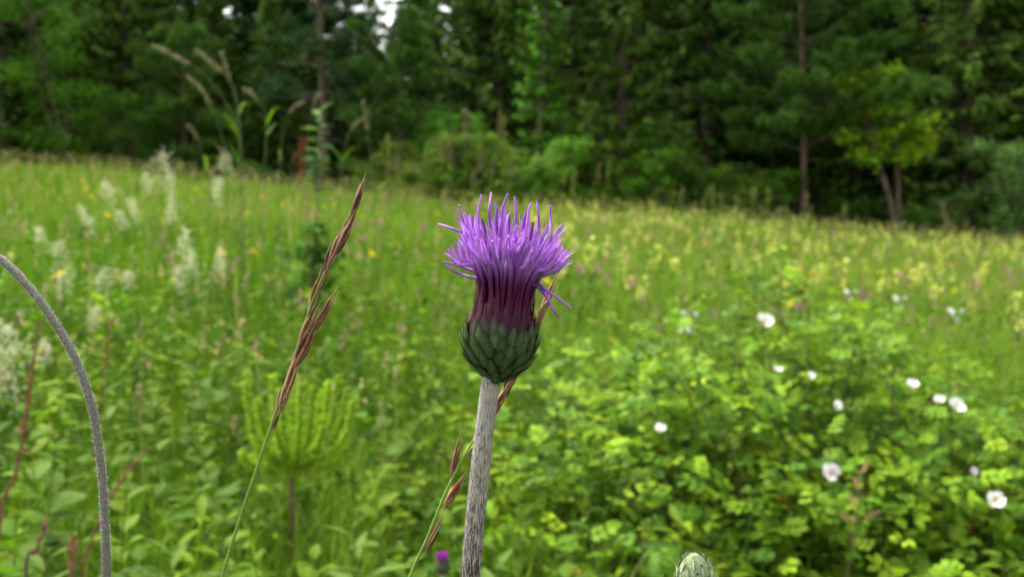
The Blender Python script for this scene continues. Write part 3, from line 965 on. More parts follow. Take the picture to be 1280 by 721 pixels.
# a dry brown stalk and curled dead leaves standing in the bush
p = ray_hit_mound(1074, 606)
DQ = float(p[1]) + 0.04
q = on_ground(p[0] - 0.01, DQ + 0.10)
o = thing('dry_stalk', 'dry pale brown stalk with curled leaves standing in the rose bush', 'stalk', q)
g = Geo(); tube(g, spline(np.stack([q, at(1070, 655, DQ + 0.04), at(1073, 610, DQ), at(1076, 588, DQ - 0.01)]), 10), np.linspace(0.004, 0.002, 10), 6, (0.24, 0.17, 0.09)); part(o, 'stem', g, M_STALK, q)
for k, (px, py, dx) in enumerate(((1076, 592, 0.1), (1072, 612, -0.2), (1078, 648, 0.8), (1066, 652, -0.7), (1070, 632, -0.3))):
    g = Geo().add(np.einsum('ij,mj->mi', frames(np.array([[dx, -0.4, 0.5]]), np.array([[0.2, -1.0, 0.3]]), [0.040])[0], LEAF_LANCE[0]) + at(px, py, DQ - 0.01), LEAF_LANCE[1], (0.30, 0.19, 0.09))
    part(o, 'leaf', g, M_HERB, q)

# ================================================================== PLANTS OF THE MEADOW THAT CAN BE TOLD APART


def stalk(base, tip, bend=0.02, n=8):
    base, tip = np.asarray(base, float), np.asarray(tip, float)
    t = np.linspace(0, 1, n)[:, None]
    mid = np.array([bend, 0.3 * bend, 0])
    return base + (tip - base) * t + mid * np.sin(t * math.pi)


# --- creamy flowering plumes on the left
R = np.random.default_rng(202)
CREAM = [(0.58, 0.56, 0.36), (0.66, 0.64, 0.44), (0.50, 0.52, 0.30)]
for px, py, d, L, w, lean in ((205, 203, 4.4, 0.13, 0.045, 0.1), (212, 228, 4.5, 0.11, 0.03, 0.1), (282, 203, 4.3, 0.10, 0.035, 0.1), (272, 238, 4.2, 0.13, 0.035, 0.2),
                              (183, 230, 4.6, 0.10, 0.03, -0.5), (134, 240, 4.6, 0.12, 0.035, -0.6), (166, 262, 4.4, 0.10, 0.035, -0.5), (105, 272, 4.3, 0.14, 0.03, -0.7),
                              (232, 300, 3.6, 0.13, 0.035, 0.0), (221, 344, 3.4, 0.09, 0.032, 0.0), (240, 330, 3.5, 0.10, 0.03, 0.1), (50, 296, 4.2, 0.09, 0.028, -0.4),
                              (75, 312, 4.1, 0.07, 0.026, 0.3), (150, 275, 4.4, 0.09, 0.03, -0.4), (82, 345, 3.5, 0.10, 0.045, 0.2), (215, 258, 4.2, 0.13, 0.028, 0.1),
                              (276, 325, 3.4, 0.09, 0.026, 0.0), (8, 425, 2.3, 0.11, 0.04, -0.3), (-6, 460, 2.2, 0.12, 0.045, -0.2), (55, 440, 2.5, 0.07, 0.025, 0.3),
                              (130, 350, 3.5, 0.07, 0.035, 0.5), (120, 395, 3.0, 0.06, 0.025, 0.3), (160, 352, 3.4, 0.05, 0.025, 0.0)):
    tip = at(px, py - 6, d)
    bx, by = tip[0] - lean * 0.18, tip[1] + R.uniform(-0.05, 0.1)
    b = on_ground(bx, by)
    o = thing('meadow_rue', 'loose creamy white flower plume on a thin stalk rising from the high side grass', 'wildflower', b, 'creamy flower plumes in the grass')
    P = stalk(b, tip, 0.03 * R.normal(), 9)
    g = Geo(); tube(g, P, 0.0022 * np.linspace(1.2, 0.5, 9), 5, (0.13, 0.18, 0.05))
    k = 7
    zf = R.uniform(0.2, 0.75, k)
    T = np.stack([np.interp(zf, np.linspace(0, 1, 9), P[:, c]) for c in range(3)], -1)
    a = R.uniform(0, 6.28, k)
    scatter(g, LEAF_OVATE, frames(np.stack([np.cos(a), np.sin(a), R.uniform(0, 0.6, k)], -1), np.tile([0, 0, 1.0], (k, 1)), np.full(k, 0.06)), T, pick(H_COL, k))
    part(o, 'stem', g, M_HERB, b)
    g = Geo(); n = 210
    f = R.random(n)
    ax = unit(np.array([lean * 0.9, 0, 1.0]))
    lobes = R.normal(size=(9, 3)) * w * 0.55
    li = R.integers(0, 9, n)
    T = tip + ax * (L * (f - 0.75))[:, None] + lobes[li] * (1.2 - f)[:, None] + R.normal(size=(n, 3)) * w * 0.33
    scatter(g, LEAF_TINY, frames(rdir(n), rdir(n), R.uniform(0.006, 0.013, n)), T, pick(CREAM, n, 0.1))
    part(o, 'flower_plume', g, M_PETAL, b, kind='stuff')

# --- tall arching grasses in front of the forest
for pts, d, w in (([(300, 250), (296, 160), (262, 100), (225, 74), (192, 58)], 3.7, 0.020), ([(304, 260), (301, 170), (292, 110), (270, 84), (246, 64)], 3.6, 0.022),
                  ([(300, 255), (297, 140), (287, 100), (276, 66)], 3.7, 0.014), ([(285, 250), (279, 180), (262, 128), (238, 98)], 3.6, 0.020),
                  ([(350, 250), (352, 180), (362, 140), (378, 128)], 4.0, 0.013), ([(385, 255), (384, 180), (392, 130), (400, 118)], 4.2, 0.012),
                  ([(468, 262), (464, 200), (459, 160), (454, 128)], 3.8, 0.013), ([(262, 245), (256, 205), (245, 170), (236, 158)], 4.3, 0.012),
                  ([(330, 250), (333, 150), (322, 125), (306, 112)], 4.0, 0.014), ([(425, 250), (430, 190), (440, 160), (452, 150)], 4.6, 0.011)):
    W = [at(px, py, d) for px, py in pts]
    b = on_ground(W[0][0], W[0][1])
    o = thing('reed_grass', 'tall pale grass stalk with an arching feathery seed plume against the dark trees', 'grass', b, 'tall arching grasses before the trees')
    P = spline(np.vstack([b, W]), 22)
    g = Geo(); tube(g, P, np.linspace(0.0032, 0.0008, 22), 5, (0.17, 0.22, 0.08))
    for q in range(3):
        f = R.uniform(0.2, 0.5); i0 = int(f * 21); a = R.uniform(0, 6.28)
        t = np.linspace(0, 1, 5)
        Q = P[i0] + np.stack([np.cos(a) * 0.16 * t, np.sin(a) * 0.16 * t, 0.22 * t - 0.16 * t * t], -1)
        ribbons(g, Q[None], np.array([[0.004, 0.005, 0.004, 0.002, 0]]), np.array([[-math.sin(a), math.cos(a), 0]]), pick(G_FRESH, 1))
    part(o, 'stem', g, M_GRASS, b)
    g = Geo(); n = 130
    f = 1 - 0.27 * R.random(n)
    T = np.stack([np.interp(f, np.linspace(0, 1, 22), P[:, c]) for c in range(3)], -1) + R.normal(size=(n, 3)) * w * 0.22
    D = np.tile(P[-1] - P[-4], (n, 1)) / np.linalg.norm(P[-1] - P[-4]) + R.normal(0, 0.35, (n, 3))
    scatter(g, LEAF_TINY, frames(D, rdir(n), R.uniform(0.009, 0.019, n)), T, pick([(0.23, 0.22, 0.11), (0.19, 0.19, 0.08), (0.25, 0.21, 0.12)], n, 0.1))
    part(o, 'seed_plume', g, M_GRASS, b, kind='stuff')

# --- brown and green weed stalks along the forest edge
for k in range(44):
    px = R.uniform(470, 1000) if k < 34 else R.uniform(1000, 1300)
    d = R.uniform(13.5, 20.5)
    hh = R.uniform(0.9, 1.75) if px < 760 else R.uniform(0.7, 1.15)
    if k < 7:
        px, d, hh = [(622, 15, 2.3), (577, 15, 2.2), (634, 16, 2.2), (690, 14.5, 1.75), (712, 14, 1.3), (560, 15, 1.6), (600, 15.5, 1.5)][k]
    x = (px - 640) / FPX * d
    b = on_ground(x, d)
    brown = R.random() < 0.55
    o = thing('tall_weed', 'tall dry brown seed stalk standing before the forest edge' if brown else 'tall green flowering stalk standing before the forest edge', 'weed', b,
              'dry stalks before the forest edge' if brown else 'green stalks before the forest edge')
    P = stalk(b, b + np.array([R.normal(0, 0.06), 0, hh]), R.normal(0, 0.05), 7)
    g = Geo(); tube(g, P, np.linspace(0.008, 0.003, 7), 5, (0.15, 0.13, 0.06) if brown else (0.10, 0.16, 0.04))
    n = 16
    zf = R.uniform(0.1, 0.7, n); T = np.stack([np.interp(zf, np.linspace(0, 1, 7), P[:, c]) for c in range(3)], -1)
    a = R.uniform(0, 6.28, n)
    scatter(g, LEAF_LANCE, frames(np.stack([np.cos(a), np.sin(a), R.uniform(-0.2, 0.8, n)], -1), np.tile([0, 0, 1.0], (n, 1)), R.uniform(0.12, 0.22, n)), T, pick(H_COL, n))
    part(o, 'stem', g, M_HERB, b)
    g = Geo(); n = 90
    zf = R.uniform(0.74, 1.0, n); T = np.stack([np.interp(zf, np.linspace(0, 1, 7), P[:, c]) for c in range(3)], -1) + R.normal(size=(n, 3)) * np.array([0.02, 0.02, 0.02])
    scatter(g, LEAF_TINY, frames(np.array([0, 0, 1.0]) + R.normal(0, 0.5, (n, 3)), rdir(n), R.uniform(0.03, 0.055, n)), T,
            pick([(0.15, 0.12, 0.06), (0.19, 0.15, 0.08)] if brown else [(0.12, 0.16, 0.035), (0.17, 0.18, 0.05)], n))
    part(o, 'seed_spike', g, M_GRASS, b, kind='stuff')

# --- small yellow, pale and pink flowers of the meadow
def little_flower(seed, h, cols, n, size, spread):
    global R
    keep = R; R = np.random.default_rng(seed)
    g = Geo()
    P = stalk((0, 0, -0.01), (R.normal(0, 0.03), R.normal(0, 0.03), h), 0.02, 5)
    tube(g, P, 0.002, 4, (0.12, 0.19, 0.03))
    m = 8
    zf = R.uniform(0.35, 0.9, m); T = np.stack([np.interp(zf, np.linspace(0, 1, 5), P[:, c]) for c in range(3)], -1)
    a = R.uniform(0, 6.28, m)
    scatter(g, LEAF_LANCE, frames(np.stack([np.cos(a), np.sin(a), R.uniform(0.1, 0.9, m)], -1), np.tile([0, 0, 1.0], (m, 1)), np.full(m, 0.05)), T, pick(G_YEL, m))
    T = P[-1] + R.normal(size=(n, 3)) * np.array([spread[0], spread[0], spread[1]]) - np.array([0, 0, spread[1]])
    scatter(g, LEAF_WIDE, frames(rdir(n) + [0, 0, 0.6], rdir(n), size * R.uniform(0.8, 1.3, n)), T, pick(cols, n, 0.1))
    R = keep
    return g.mesh('flower', M_PETAL)


YR = [little_flower(s, 0.42 + 0.07 * i, [(0.60, 0.58, 0.10), (0.52, 0.55, 0.14), (0.42, 0.50, 0.09)], 13, 0.028, (0.014, 0.04)) for i, s in enumerate((1, 2, 3))]
BC = [little_flower(s, 0.48, [(0.75, 0.60, 0.02), (0.70, 0.52, 0.02)], 7, 0.016, (0.008, 0.006)) for s in (4, 5)]
PK = [little_flower(s, 0.50, [(0.46, 0.17, 0.22), (0.40, 0.14, 0.24)], 12, 0.02, (0.011, 0.016)) for s in (6, 7)]
WT = [little_flower(s, 0.46, [(0.8, 0.8, 0.74)], 9, 0.022, (0.014, 0.008)) for s in (8, 9)]


def sow(n, meshes, name, label, group, y0, y1, u0, u1, hr=(0.85, 1.2)):
    y = np.sqrt(R.random(n) * (y1 ** 2 - y0 ** 2) + y0 ** 2); x = R.uniform(u0, u1, n) * y
    for xx, yy in zip(x, y):
        if in_rose(xx, yy, 1.1):
            continue
        o = link(name, meshes[R.integers(0, len(meshes))], label=label, cat='wildflower', group=group)
        o.location = on_ground(xx, yy, 0)
        s = R.uniform(*hr)
        o.scale = (1.0, 1.0, s); o.rotation_euler = (0, 0, R.uniform(0, 6.28))


sow(290, YR, 'yellow_rattle', 'pale yellow flower spike standing among the meadow grass', 'pale yellow flower spikes in the meadow', 4.5, 16, 0.02, 0.72, (1.0, 1.3))
sow(60, BC, 'buttercup', 'small bright yellow buttercup above the meadow grass', 'buttercups in the meadow', 3.2, 10, -0.6, 0.6, (1.0, 1.2))
sow(110, PK, 'pink_clover', 'small pink flower head among the meadow grass', 'pink flower heads in the meadow', 4.0, 14, -0.25, 0.7, (1.0, 1.2))
for px, py, d in ((1068, 364, 5.0), (1058, 395, 4.2), (1200, 388, 4.2), (865, 415, 3.4), (870, 392, 3.6), (1130, 372, 4.6)):
    p = at(px, py, d)
    o = link('white_daisy', WT[px % 2], label='small white flower in the grass beyond the rose bush', cat='wildflower', group='white flowers beyond the rose bush')
    o.location = on_ground(p[0], p[1], 0)
    o.scale = (1, 1, max(0.3, (p[2] - float(hgt(p[0], p[1]))) / 0.46))
g = Geo()
NFAR = 1300
y = np.sqrt(R.random(NFAR) * (24.5 ** 2 - 12 ** 2) + 12 ** 2); x = R.uniform(-0.05, 0.75, NFAR) * y
T = np.stack([x, y, hgt(x, y) + R.uniform(0.42, 0.6, NFAR)], -1)
scatter(g, LEAF_WIDE, frames(np.array([0, 0, 1.0]) + R.normal(0, 0.3, (NFAR, 3)), rdir(NFAR), R.uniform(0.04, 0.075, NFAR)), T - [0, 0, 0.03], pick([(0.50, 0.52, 0.10), (0.42, 0.48, 0.10), (0.42, 0.22, 0.2)], NFAR, 0.1, [0.45, 0.4, 0.15]))
P = np.stack([T - [0, 0, 0.45], T - [0, 0, 0.2], T], 1)
ribbons(g, P, np.full((NFAR, 3), 0.004), np.tile([1.0, 0, 0], (NFAR, 1)), pick(G_YEL, NFAR))
link('far_meadow_flowers', g.mesh('far_meadow_flowers', M_PETAL), kind='stuff', label='haze of pale yellow flowers in the far low side of the meadow', cat='wildflowers')

# --- leafy sapling with a tall thin stem
b = on_ground(*at(398, 300, 4.0)[:2])
o = thing('leafy_sapling', 'thin leafy sapling rising from the grass behind the brown grass spike', 'sapling', b)
P = np.vstack([b, at(396, 250, 4.0), at(398, 205, 4.0), at(400, 140, 4.0)]); P = spline(P, 14)
g = Geo(); tube(g, P, np.linspace(0.006, 0.0025, 14), 6, (0.16, 0.11, 0.06)); part(o, 'stem', g, M_STALK, b)
lme = [Geo().add(LEAF_OVATE[0] * 0.085, LEAF_OVATE[1], c).mesh('leaf', M_HERB) for c in ((0.10, 0.19, 0.05), (0.14, 0.23, 0.035), (0.09, 0.19, 0.085))]
for k in range(30):
    f = 1 - 0.72 * (k / 30) ** 0.9
    p = np.array([np.interp(f, np.linspace(0, 1, 14), P[:, c]) for c in range(3)]); a = k * 2.4
    fr = frames(np.array([[math.cos(a), math.sin(a), 0.25 if f < 0.95 else 1.0]]), np.array([[0, 0, 1.0]]) + R.normal(0, 0.2, (1, 3)), [R.uniform(0.7, 1.2)])[0]
    l = link('leaf', lme[k % 3], o); m4 = Matrix(fr.tolist()).to_4x4(); m4.translation = Vector(p - b); l.matrix_local = m4
# a dock with a rusty red seed head
b = on_ground(*at(376, 300, 4.4)[:2])
o = thing('dock_plant', 'rusty red dock seed head beside the thin leafy sapling', 'weed', b)
tip = at(375, 172, 4.4); P = stalk(b, tip, 0.02, 9)
g = Geo(); tube(g, P, np.linspace(0.005, 0.002, 9), 5, (0.22, 0.09, 0.05)); part(o, 'stem', g, M_STALK, b)
g = Geo(); n = 60; f = R.uniform(0.84, 1.0, n)
T = np.stack([np.interp(f, np.linspace(0, 1, 9), P[:, c]) for c in range(3)], -1) + R.normal(size=(n, 3)) * 0.017
scatter(g, LEAF_WIDE, frames(rdir(n), rdir(n), R.uniform(0.012, 0.022, n)), T, pick([(0.13, 0.028, 0.014), (0.16, 0.045, 0.02)], n)); part(o, 'seed_head', g, M_HERB, b, kind='stuff')
# a dark leafy clump below the sapling
p = at(398, 292, 3.9)
cb = on_ground(p[0], p[1] - 0.1)
hb = float(p[2] - cb[2])
kind('dark_clump', make_broad(46, hb + 0.08, 0.13, hb - 0.30, [(0.05, 0.140, 0.012), (0.075, 0.18, 0.014)], 420, 0.05, 1, 26, 1.0), M_BARK, M_HERB)
_c = np.array([v.co[:] for v in KINDS['dark_clump'][2].vertices]).mean(0)
cb = on_ground(p[0] - _c[0], p[1] - 0.1 - _c[1])
R = np.random.default_rng(303)
o = thing('leafy_clump', 'dark green leafy clump held above the grass by the thin sapling', 'plant', cb)
for n_, me in zip(('stems', 'limbs', 'leaves'), KINDS['dark_clump']):
    link(n_, me, o)

# --- young pine with upright yellow-green candles, out of focus between the grasses
R = np.random.default_rng(404)
D_SAP = 1.75
b = on_ground(*at(364, 690, D_SAP)[:2])
o = thing('pine_sapling', 'young pine with a fan of upright soft yellow-green shoots', 'sapling', b)
hub = at(364, 590, D_SAP)
g = Geo(); tube(g, stalk(b, hub, 0.004, 8), np.linspace(0.010, 0.006, 8), 8, (0.13, 0.085, 0.045)); part(o, 'trunk', g, M_STALK, b)
for k, (tx, ty) in enumerate(((306, 478), (322, 500), (341, 470), (352, 486), (366, 462), (376, 476), (391, 484), (402, 488), (411, 478), (422, 472), (434, 486), (444, 496), (303, 566), (318, 545), (432, 560), (352, 540), (392, 545))):
    dd = D_SAP + (0.05 * math.sin(k * 2.1))
    tip = at(tx, ty, dd)
    m = hub + (tip - hub) * np.array([0.75, 0.8, 0.38])
    P = spline(np.stack([hub + R.normal(0, 0.004, 3), m, tip]), 12)
    g = Geo(); tube(g, P, np.linspace(0.004, 0.0025, 12), 5, (0.20, 0.22, 0.03))
    n = 420
    f = R.random(n) ** 0.85
    T = np.stack([np.interp(f, np.linspace(0, 1, 12), P[:, c]) for c in range(3)], -1)
    ax = unit(np.stack([np.interp(f, np.linspace(0, 1, 12), np.gradient(P[:, c])) for c in range(3)], -1))
    Dn = unit(ax * 0.75 + rdir(n))
    ln = R.uniform(0.014, 0.024, n) * (1.15 - 0.5 * f)
    Q = T[:, None] + Dn[:, None] * (ln[:, None] * np.array([0, 0.5, 1.0]))[..., None]
    ribbons(g, Q, np.tile([0.0015, 0.0015, 0.0004], (n, 1)), unit(np.cross(Dn, rdir(n))), pick([(0.30, 0.47, 0.03), (0.25, 0.43, 0.03), (0.35, 0.52, 0.04)], n, 0.1))
    part(o, 'shoot', g, M_GRASS, b)

# --- reddish dock stalks and broad leafy plants on the left
for pts, d, r0, lab in (([(-4, 700), (20, 590), (36, 500), (47, 408)], 1.0, 0.0022, 'reddish brown dry stalk leaning beside the arching grey stem'),
                        ([(32, 735), (44, 690), (60, 652)], 1.1, 0.0022, 'short dark brown broken stalk below the arching grey stem'),
                        ([(90, 740), (91, 700), (92, 668)], 1.2, 0.0035, 'stubby rust-red stalk at the foot of the arching grey stem'),
                        ([(100, 735), (140, 620), (185, 560)], 1.3, 0.0024, 'slanting reddish stalk crossing behind the arching grey stem'),
                        ([(118, 560), (132, 450), (137, 400)], 2.2, 0.0035, 'upright pinkish dock stalk in the grass behind the arching grey stem')):
    W = [at(px, py, d) for px, py in pts]
    b = on_ground(W[0][0] - 0.6 * (W[1][0] - W[0][0]), W[0][1])
    o = thing('dock_stalk', lab, 'stalk', b)
    P = spline(np.vstack([b, W]), 16)
    c = (0.20, 0.075, 0.045) if 'red' in lab or 'pink' in lab or 'rust' in lab else (0.10, 0.06, 0.045)
    g = Geo(); tube(g, P, np.linspace(r0 * 1.3, r0 * 0.6, 16), 6, c); part(o, 'stem', g, M_STALK, b)
    g = Geo(); n = 36; f = R.uniform(0.55, 1.0, n)
    T = np.stack([np.interp(f, np.linspace(0, 1, 16), P[:, q]) for q in range(3)], -1) + R.normal(size=(n, 3)) * r0 * 1.2
    scatter(g, LEAF_OVATE, frames(rdir(n) + [0, 0, .7], rdir(n), R.uniform(0.004, 0.010, n)), T, pick([(0.22, 0.08, 0.05), (0.16, 0.10, 0.05)], n)); part(o, 'dry_seeds', g, M_HERB, b, kind='stuff')

lme = []
for q, (tm, c) in enumerate(((LEAF_OVATE, (0.099, 0.185, 0.013)), (LEAF_WIDE, (0.077, 0.15, 0.011)), (LEAF_OVATE, (0.135, 0.22, 0.015)), (LEAF_LANCE, (0.12, 0.20, 0.03)))):
    lme.append(Geo().add(tm[0], tm[1], c).mesh('leaf', M_HERB))
HW = ['upright', 'spreading', 'tall', 'low']
spots = [(30, 500, 1.5), (70, 560, 1.4), (160, 600, 1.5), (210, 690, 1.4), (20, 640, 1.3), (250, 560, 1.7), (470, 600, 1.6), (440, 660, 1.4), (500, 690, 1.5), (520, 520, 2.0),
         (280, 640, 1.5), (130, 480, 1.9), (190, 500, 1.9), (480, 470, 2.1), (560, 620, 1.6), (620, 690, 1.45), (660, 560, 1.7), (690, 500, 2.0), (390, 690, 1.5), (60, 700, 1.25), (320, 700, 1.35), (240, 440, 2.3)]
for k, (px, py, d) in enumerate(spots):
    tip = at(px, py, d)
    b = on_ground(tip[0] + R.normal(0, 0.03), tip[1] + 0.02)
    ty = k % 4
    o = thing('leafy_herb', ['leafy green herb with pointed oval leaves in the near grass', 'herb with broad rounded leaves in the near grass', 'pale yellow-green leafy herb in the near grass', 'herb with narrow lance-shaped leaves in the near grass'][ty],
              'plant', b, ['oval-leaved herbs in the near grass', 'broad-leaved herbs in the near grass', 'pale herbs in the near grass', 'narrow-leaved herbs in the near grass'][ty])
    P = stalk(b, tip, R.normal(0, 0.02), 8)
    g = Geo(); tube(g, P, np.linspace(0.0028, 0.0012, 8), 5, (0.12, 0.16, 0.035)); part(o, 'stem', g, M_STALK, b)
    for q in range(14):
        f = 1.0 - 0.6 * (q / 14)
        p = np.array([np.interp(f, np.linspace(0, 1, 8), P[:, c]) for c in range(3)]); a = q * 2.4 + k
        sz = (0.030 + 0.045 * min(1, q / 7)) * R.uniform(0.85, 1.15) * (1.5 if ty == 3 else 1.0)
        fr = frames(np.array([[math.cos(a), math.sin(a), 0.9 - 0.07 * q]]), np.array([[0, 0, 1.0]]) + R.normal(0, 0.2, (1, 3)), [sz])[0]
        l = link('leaf', lme[ty], o); m4 = Matrix(fr.tolist()).to_4x4(); m4.translation = Vector(p - b); l.matrix_local = m4

# ================================================================== THE THISTLE
R = np.random.default_rng(505)
U = FOCUS / FPX                                   # metres for one photo pixel at the thistle
foot = at(620, 472, FOCUS); top_ax = at(641, 280, FOCUS)
AX = unit(top_ax - foot)
EX = unit(np.cross([0, 1.0, 0], AX)); EY = np.cross(AX, EX)      # EY points away from the viewer
t_base = on_ground(-0.075, 0.30, -0.01)
thistle = thing('thistle', 'purple thistle flower head on a thick whitish woolly stem', 'thistle', t_base)


def hl(r, th, z):
    """head-local cylindrical (photo pixels) -> world"""
    r, th, z = np.broadcast_arrays(np.asarray(r, float), np.asarray(th, float), np.asarray(z, float))
    return foot + U * (r[..., None] * (np.cos(th)[..., None] * EX + np.sin(th)[..., None] * EY) + z[..., None] * AX)


# stem
W = [t_base, t_base * 0.5 + at(572, 1500, FOCUS) * 0.5, at(577, 1000, FOCUS), at(583, 800, FOCUS), at(588, 721, FOCUS), at(595, 640, FOCUS), at(604, 550, FOCUS), at(613, 480, FOCUS), at(615, 462, FOCUS)]
P = spline(np.stack(W), 90)
rr = np.interp(np.linspace(0, 1, 90), [0, 0.5, 0.94, 1], [0.0046, 0.0034, 11.0 * U, 12.6 * U])
g = Geo(); tube(g, P, rr, 56, (1, 1, 1), rib=(14, 0.035))
stem = part(thistle, 'stem', g, M_STEM, t_base)
# wool: fine hairs lying along and standing off the stem
n = 5200
f = 0.55 + 0.45 * R.random(n)
C0 = np.stack([np.interp(f, np.linspace(0, 1, 90), P[:, c]) for c in range(3)], -1)
ax = unit(np.stack([np.interp(f, np.linspace(0, 1, 90), np.gradient(P[:, c])) for c in range(3)], -1))
a = R.uniform(0, 6.28, n)
nrm = unit(np.cross(ax, [0, 1.0, 0])) * np.cos(a)[:, None] + unit(np.cross(ax, np.cross(ax, [0, 1.0, 0]))) * np.sin(a)[:, None]
rs = np.interp(f, np.linspace(0, 1, 90), rr)[:, None]
tang = unit(np.cross(ax, nrm))
S0 = C0 + nrm * rs
hl_ = R.uniform(0.0008, 0.0022, n)[:, None]
off = np.abs(R.normal(0, 0.00016, n))[:, None]
sdir = ax * R.choice([-1, 1], (n, 1)) + tang * R.normal(0, 0.45, (n, 1))
Q = np.stack([S0, S0 + sdir * hl_ * 0.5 + nrm * off, S0 + sdir * hl_ + nrm * off * R.uniform(0.0, 1.6, (n, 1))], 1)
g = Geo(); ribbons(g, Q, np.tile([0.00003, 0.00003, 0.00001], (n, 1)), unit(np.cross(sdir, nrm)), pick([(0.62, 0.60, 0.56), (0.50, 0.48, 0.44)], n, 0.1))
part(stem, 'wool', g, M_WOOL, t_base, kind='stuff')

# head body (lathe)
PZ = np.array([-4, 0, 4, 10, 20, 34, 48, 60, 74, 86, 100, 114])
PR = np.array([12, 15, 22, 30, 38.5, 44, 45.5, 43.5, 39.5, 36, 27, 14])


def prof(z):
    return np.interp(z, PZ, PR)


def prof_s(z):                      # smoothed profile
    return (prof(z - 3) + prof(z) * 2 + prof(z + 3)) / 4


zz = np.linspace(-4, 114, 30); th = np.linspace(0, 2 * np.pi, 40, endpoint=False)
ZZ, TH = np.meshgrid(zz, th, indexing='ij')
i, j = np.meshgrid(np.arange(29), np.arange(40), indexing='ij')
F = np.stack([i * 40 + j, i * 40 + (j + 1) % 40, (i + 1) * 40 + (j + 1) % 40, (i + 1) * 40 + j], -1).reshape(-1, 4)
kc = np.clip((ZZ - 58) / 10, 0, 1).reshape(-1, 1)
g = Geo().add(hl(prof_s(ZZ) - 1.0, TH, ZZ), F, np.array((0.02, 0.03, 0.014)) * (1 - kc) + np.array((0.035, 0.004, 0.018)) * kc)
g.add(hl(prof_s(zz[-1]) - 1.0, th, zz[-1]), np.arange(40)[None], (0.09, 0.02, 0.06))
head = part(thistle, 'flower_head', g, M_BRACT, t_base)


def bract(z0, a0, L, w, lift, col_a, col_tip, tipw=0.0, name='bract', parent=None, hlf=None, pf=None, mat=None, base=None, ridge=2.2):
    hlf = hlf or hl; pf = pf or prof_s
    ys = np.array([0, 0.2, 0.42, 0.62, 0.80, 0.93, 1.0]); ws = np.array([0.85, 1.0, 0.95, 0.74, 0.47, 0.27, 0.09])
    xs = np.array([-1, -0.55, 0, 0.55, 1])
    V, C = [], []
    skew = R.normal(0, 0.05)
    for y, wf in zip(ys, ws):
        z = z0 + L * y
        for x in xs:
            out = 0.2 + 3.4 * y + lift * y ** 2.6 + ridge * (1 - abs(x)) * (0.35 + 0.65 * y) * wf
            r_ = pf(z) + out - 0.9 * abs(x) * (1 - y)
            a = a0 + (x * w * wf + skew * L * y * y) / max(8.0, pf(z))
            V.append(hlf(r_, a, z))
            m = np.clip((y - 0.62) / 0.3, 0, 1)
            C.append((np.array(col_a) * (1 - m) + np.array(col_tip) * m) * (1.55 - 0.95 * abs(x)) + np.array((0.014, 0.030, 0.004)) * (abs(x) > 0.9) * (y > 0.35))  # lit keel and shaded side edges are painted into the vertex colour
    F = [(5 * q + c, 5 * q + c + 1, 5 * q + c + 6, 5 * q + c + 5) for q in range(6) for c in range(4)]
    gg = Geo().add(np.array(V), F, np.array(C))
    me = gg.mesh(name, mat or M_BRACT, t_base if base is None else base)
    return link(name, me, parent)


area = np.cumsum(prof_s(np.linspace(0, 63, 200))); area /= area[-1]
NB = 98
for k in range(NB):
    z0 = np.interp((k + 0.5) / NB, area, np.linspace(0, 66, 200)) - 10 + (R.normal(0, 3.5) if k > NB * 0.8 else 0)
    a0 = k * 2.399963 + R.normal(0, 0.05)
    q = k / NB
    ca = np.array([(0.036, 0.060, 0.022), (0.046, 0.070, 0.030), (0.030, 0.056, 0.018)][R.integers(0, 3)]) * R.uniform(0.85, 1.15)
    ct = np.array((0.016, 0.020, 0.012)) if R.random() < 0.5 else np.array((0.030, 0.058, 0.014))
    if q > 0.8:
        ca = ca * 0.55 + np.array((0.012, 0.004, 0.007)); ct = np.array((0.028, 0.012, 0.018))
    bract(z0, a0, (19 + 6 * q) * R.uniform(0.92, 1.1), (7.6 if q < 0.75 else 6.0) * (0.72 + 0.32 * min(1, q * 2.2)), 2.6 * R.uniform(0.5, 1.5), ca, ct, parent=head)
for k in range(64):                                 # long purple inner bracts
    bract(54 + R.uniform(-4, 14), k * 2.399963 + R.normal(0, 0.08), R.uniform(28, 60), R.uniform(2.4, 3.6), R.uniform(-3.5, 1.0),
          np.array((0.036, 0.004, 0.017)) * R.uniform(0.6, 1.4), np.array((0.070, 0.002, 0.036)) * R.uniform(0.5, 1.5), parent=head, pf=lambda z: np.interp(z, [40, 60, 74, 90, 130], [44, 42.5, 38, 35.5, 37.5]) - 0.8, ridge=1.2)

# florets
FL_BASE = np.array((0.095, 0.002, 0.045)); FL_MID = np.array((0.30, 0.06, 0.38)); FL_TOP = np.array((0.52, 0.215, 0.70)); FL_DARK = np.array((0.26, 0.07, 0.38))


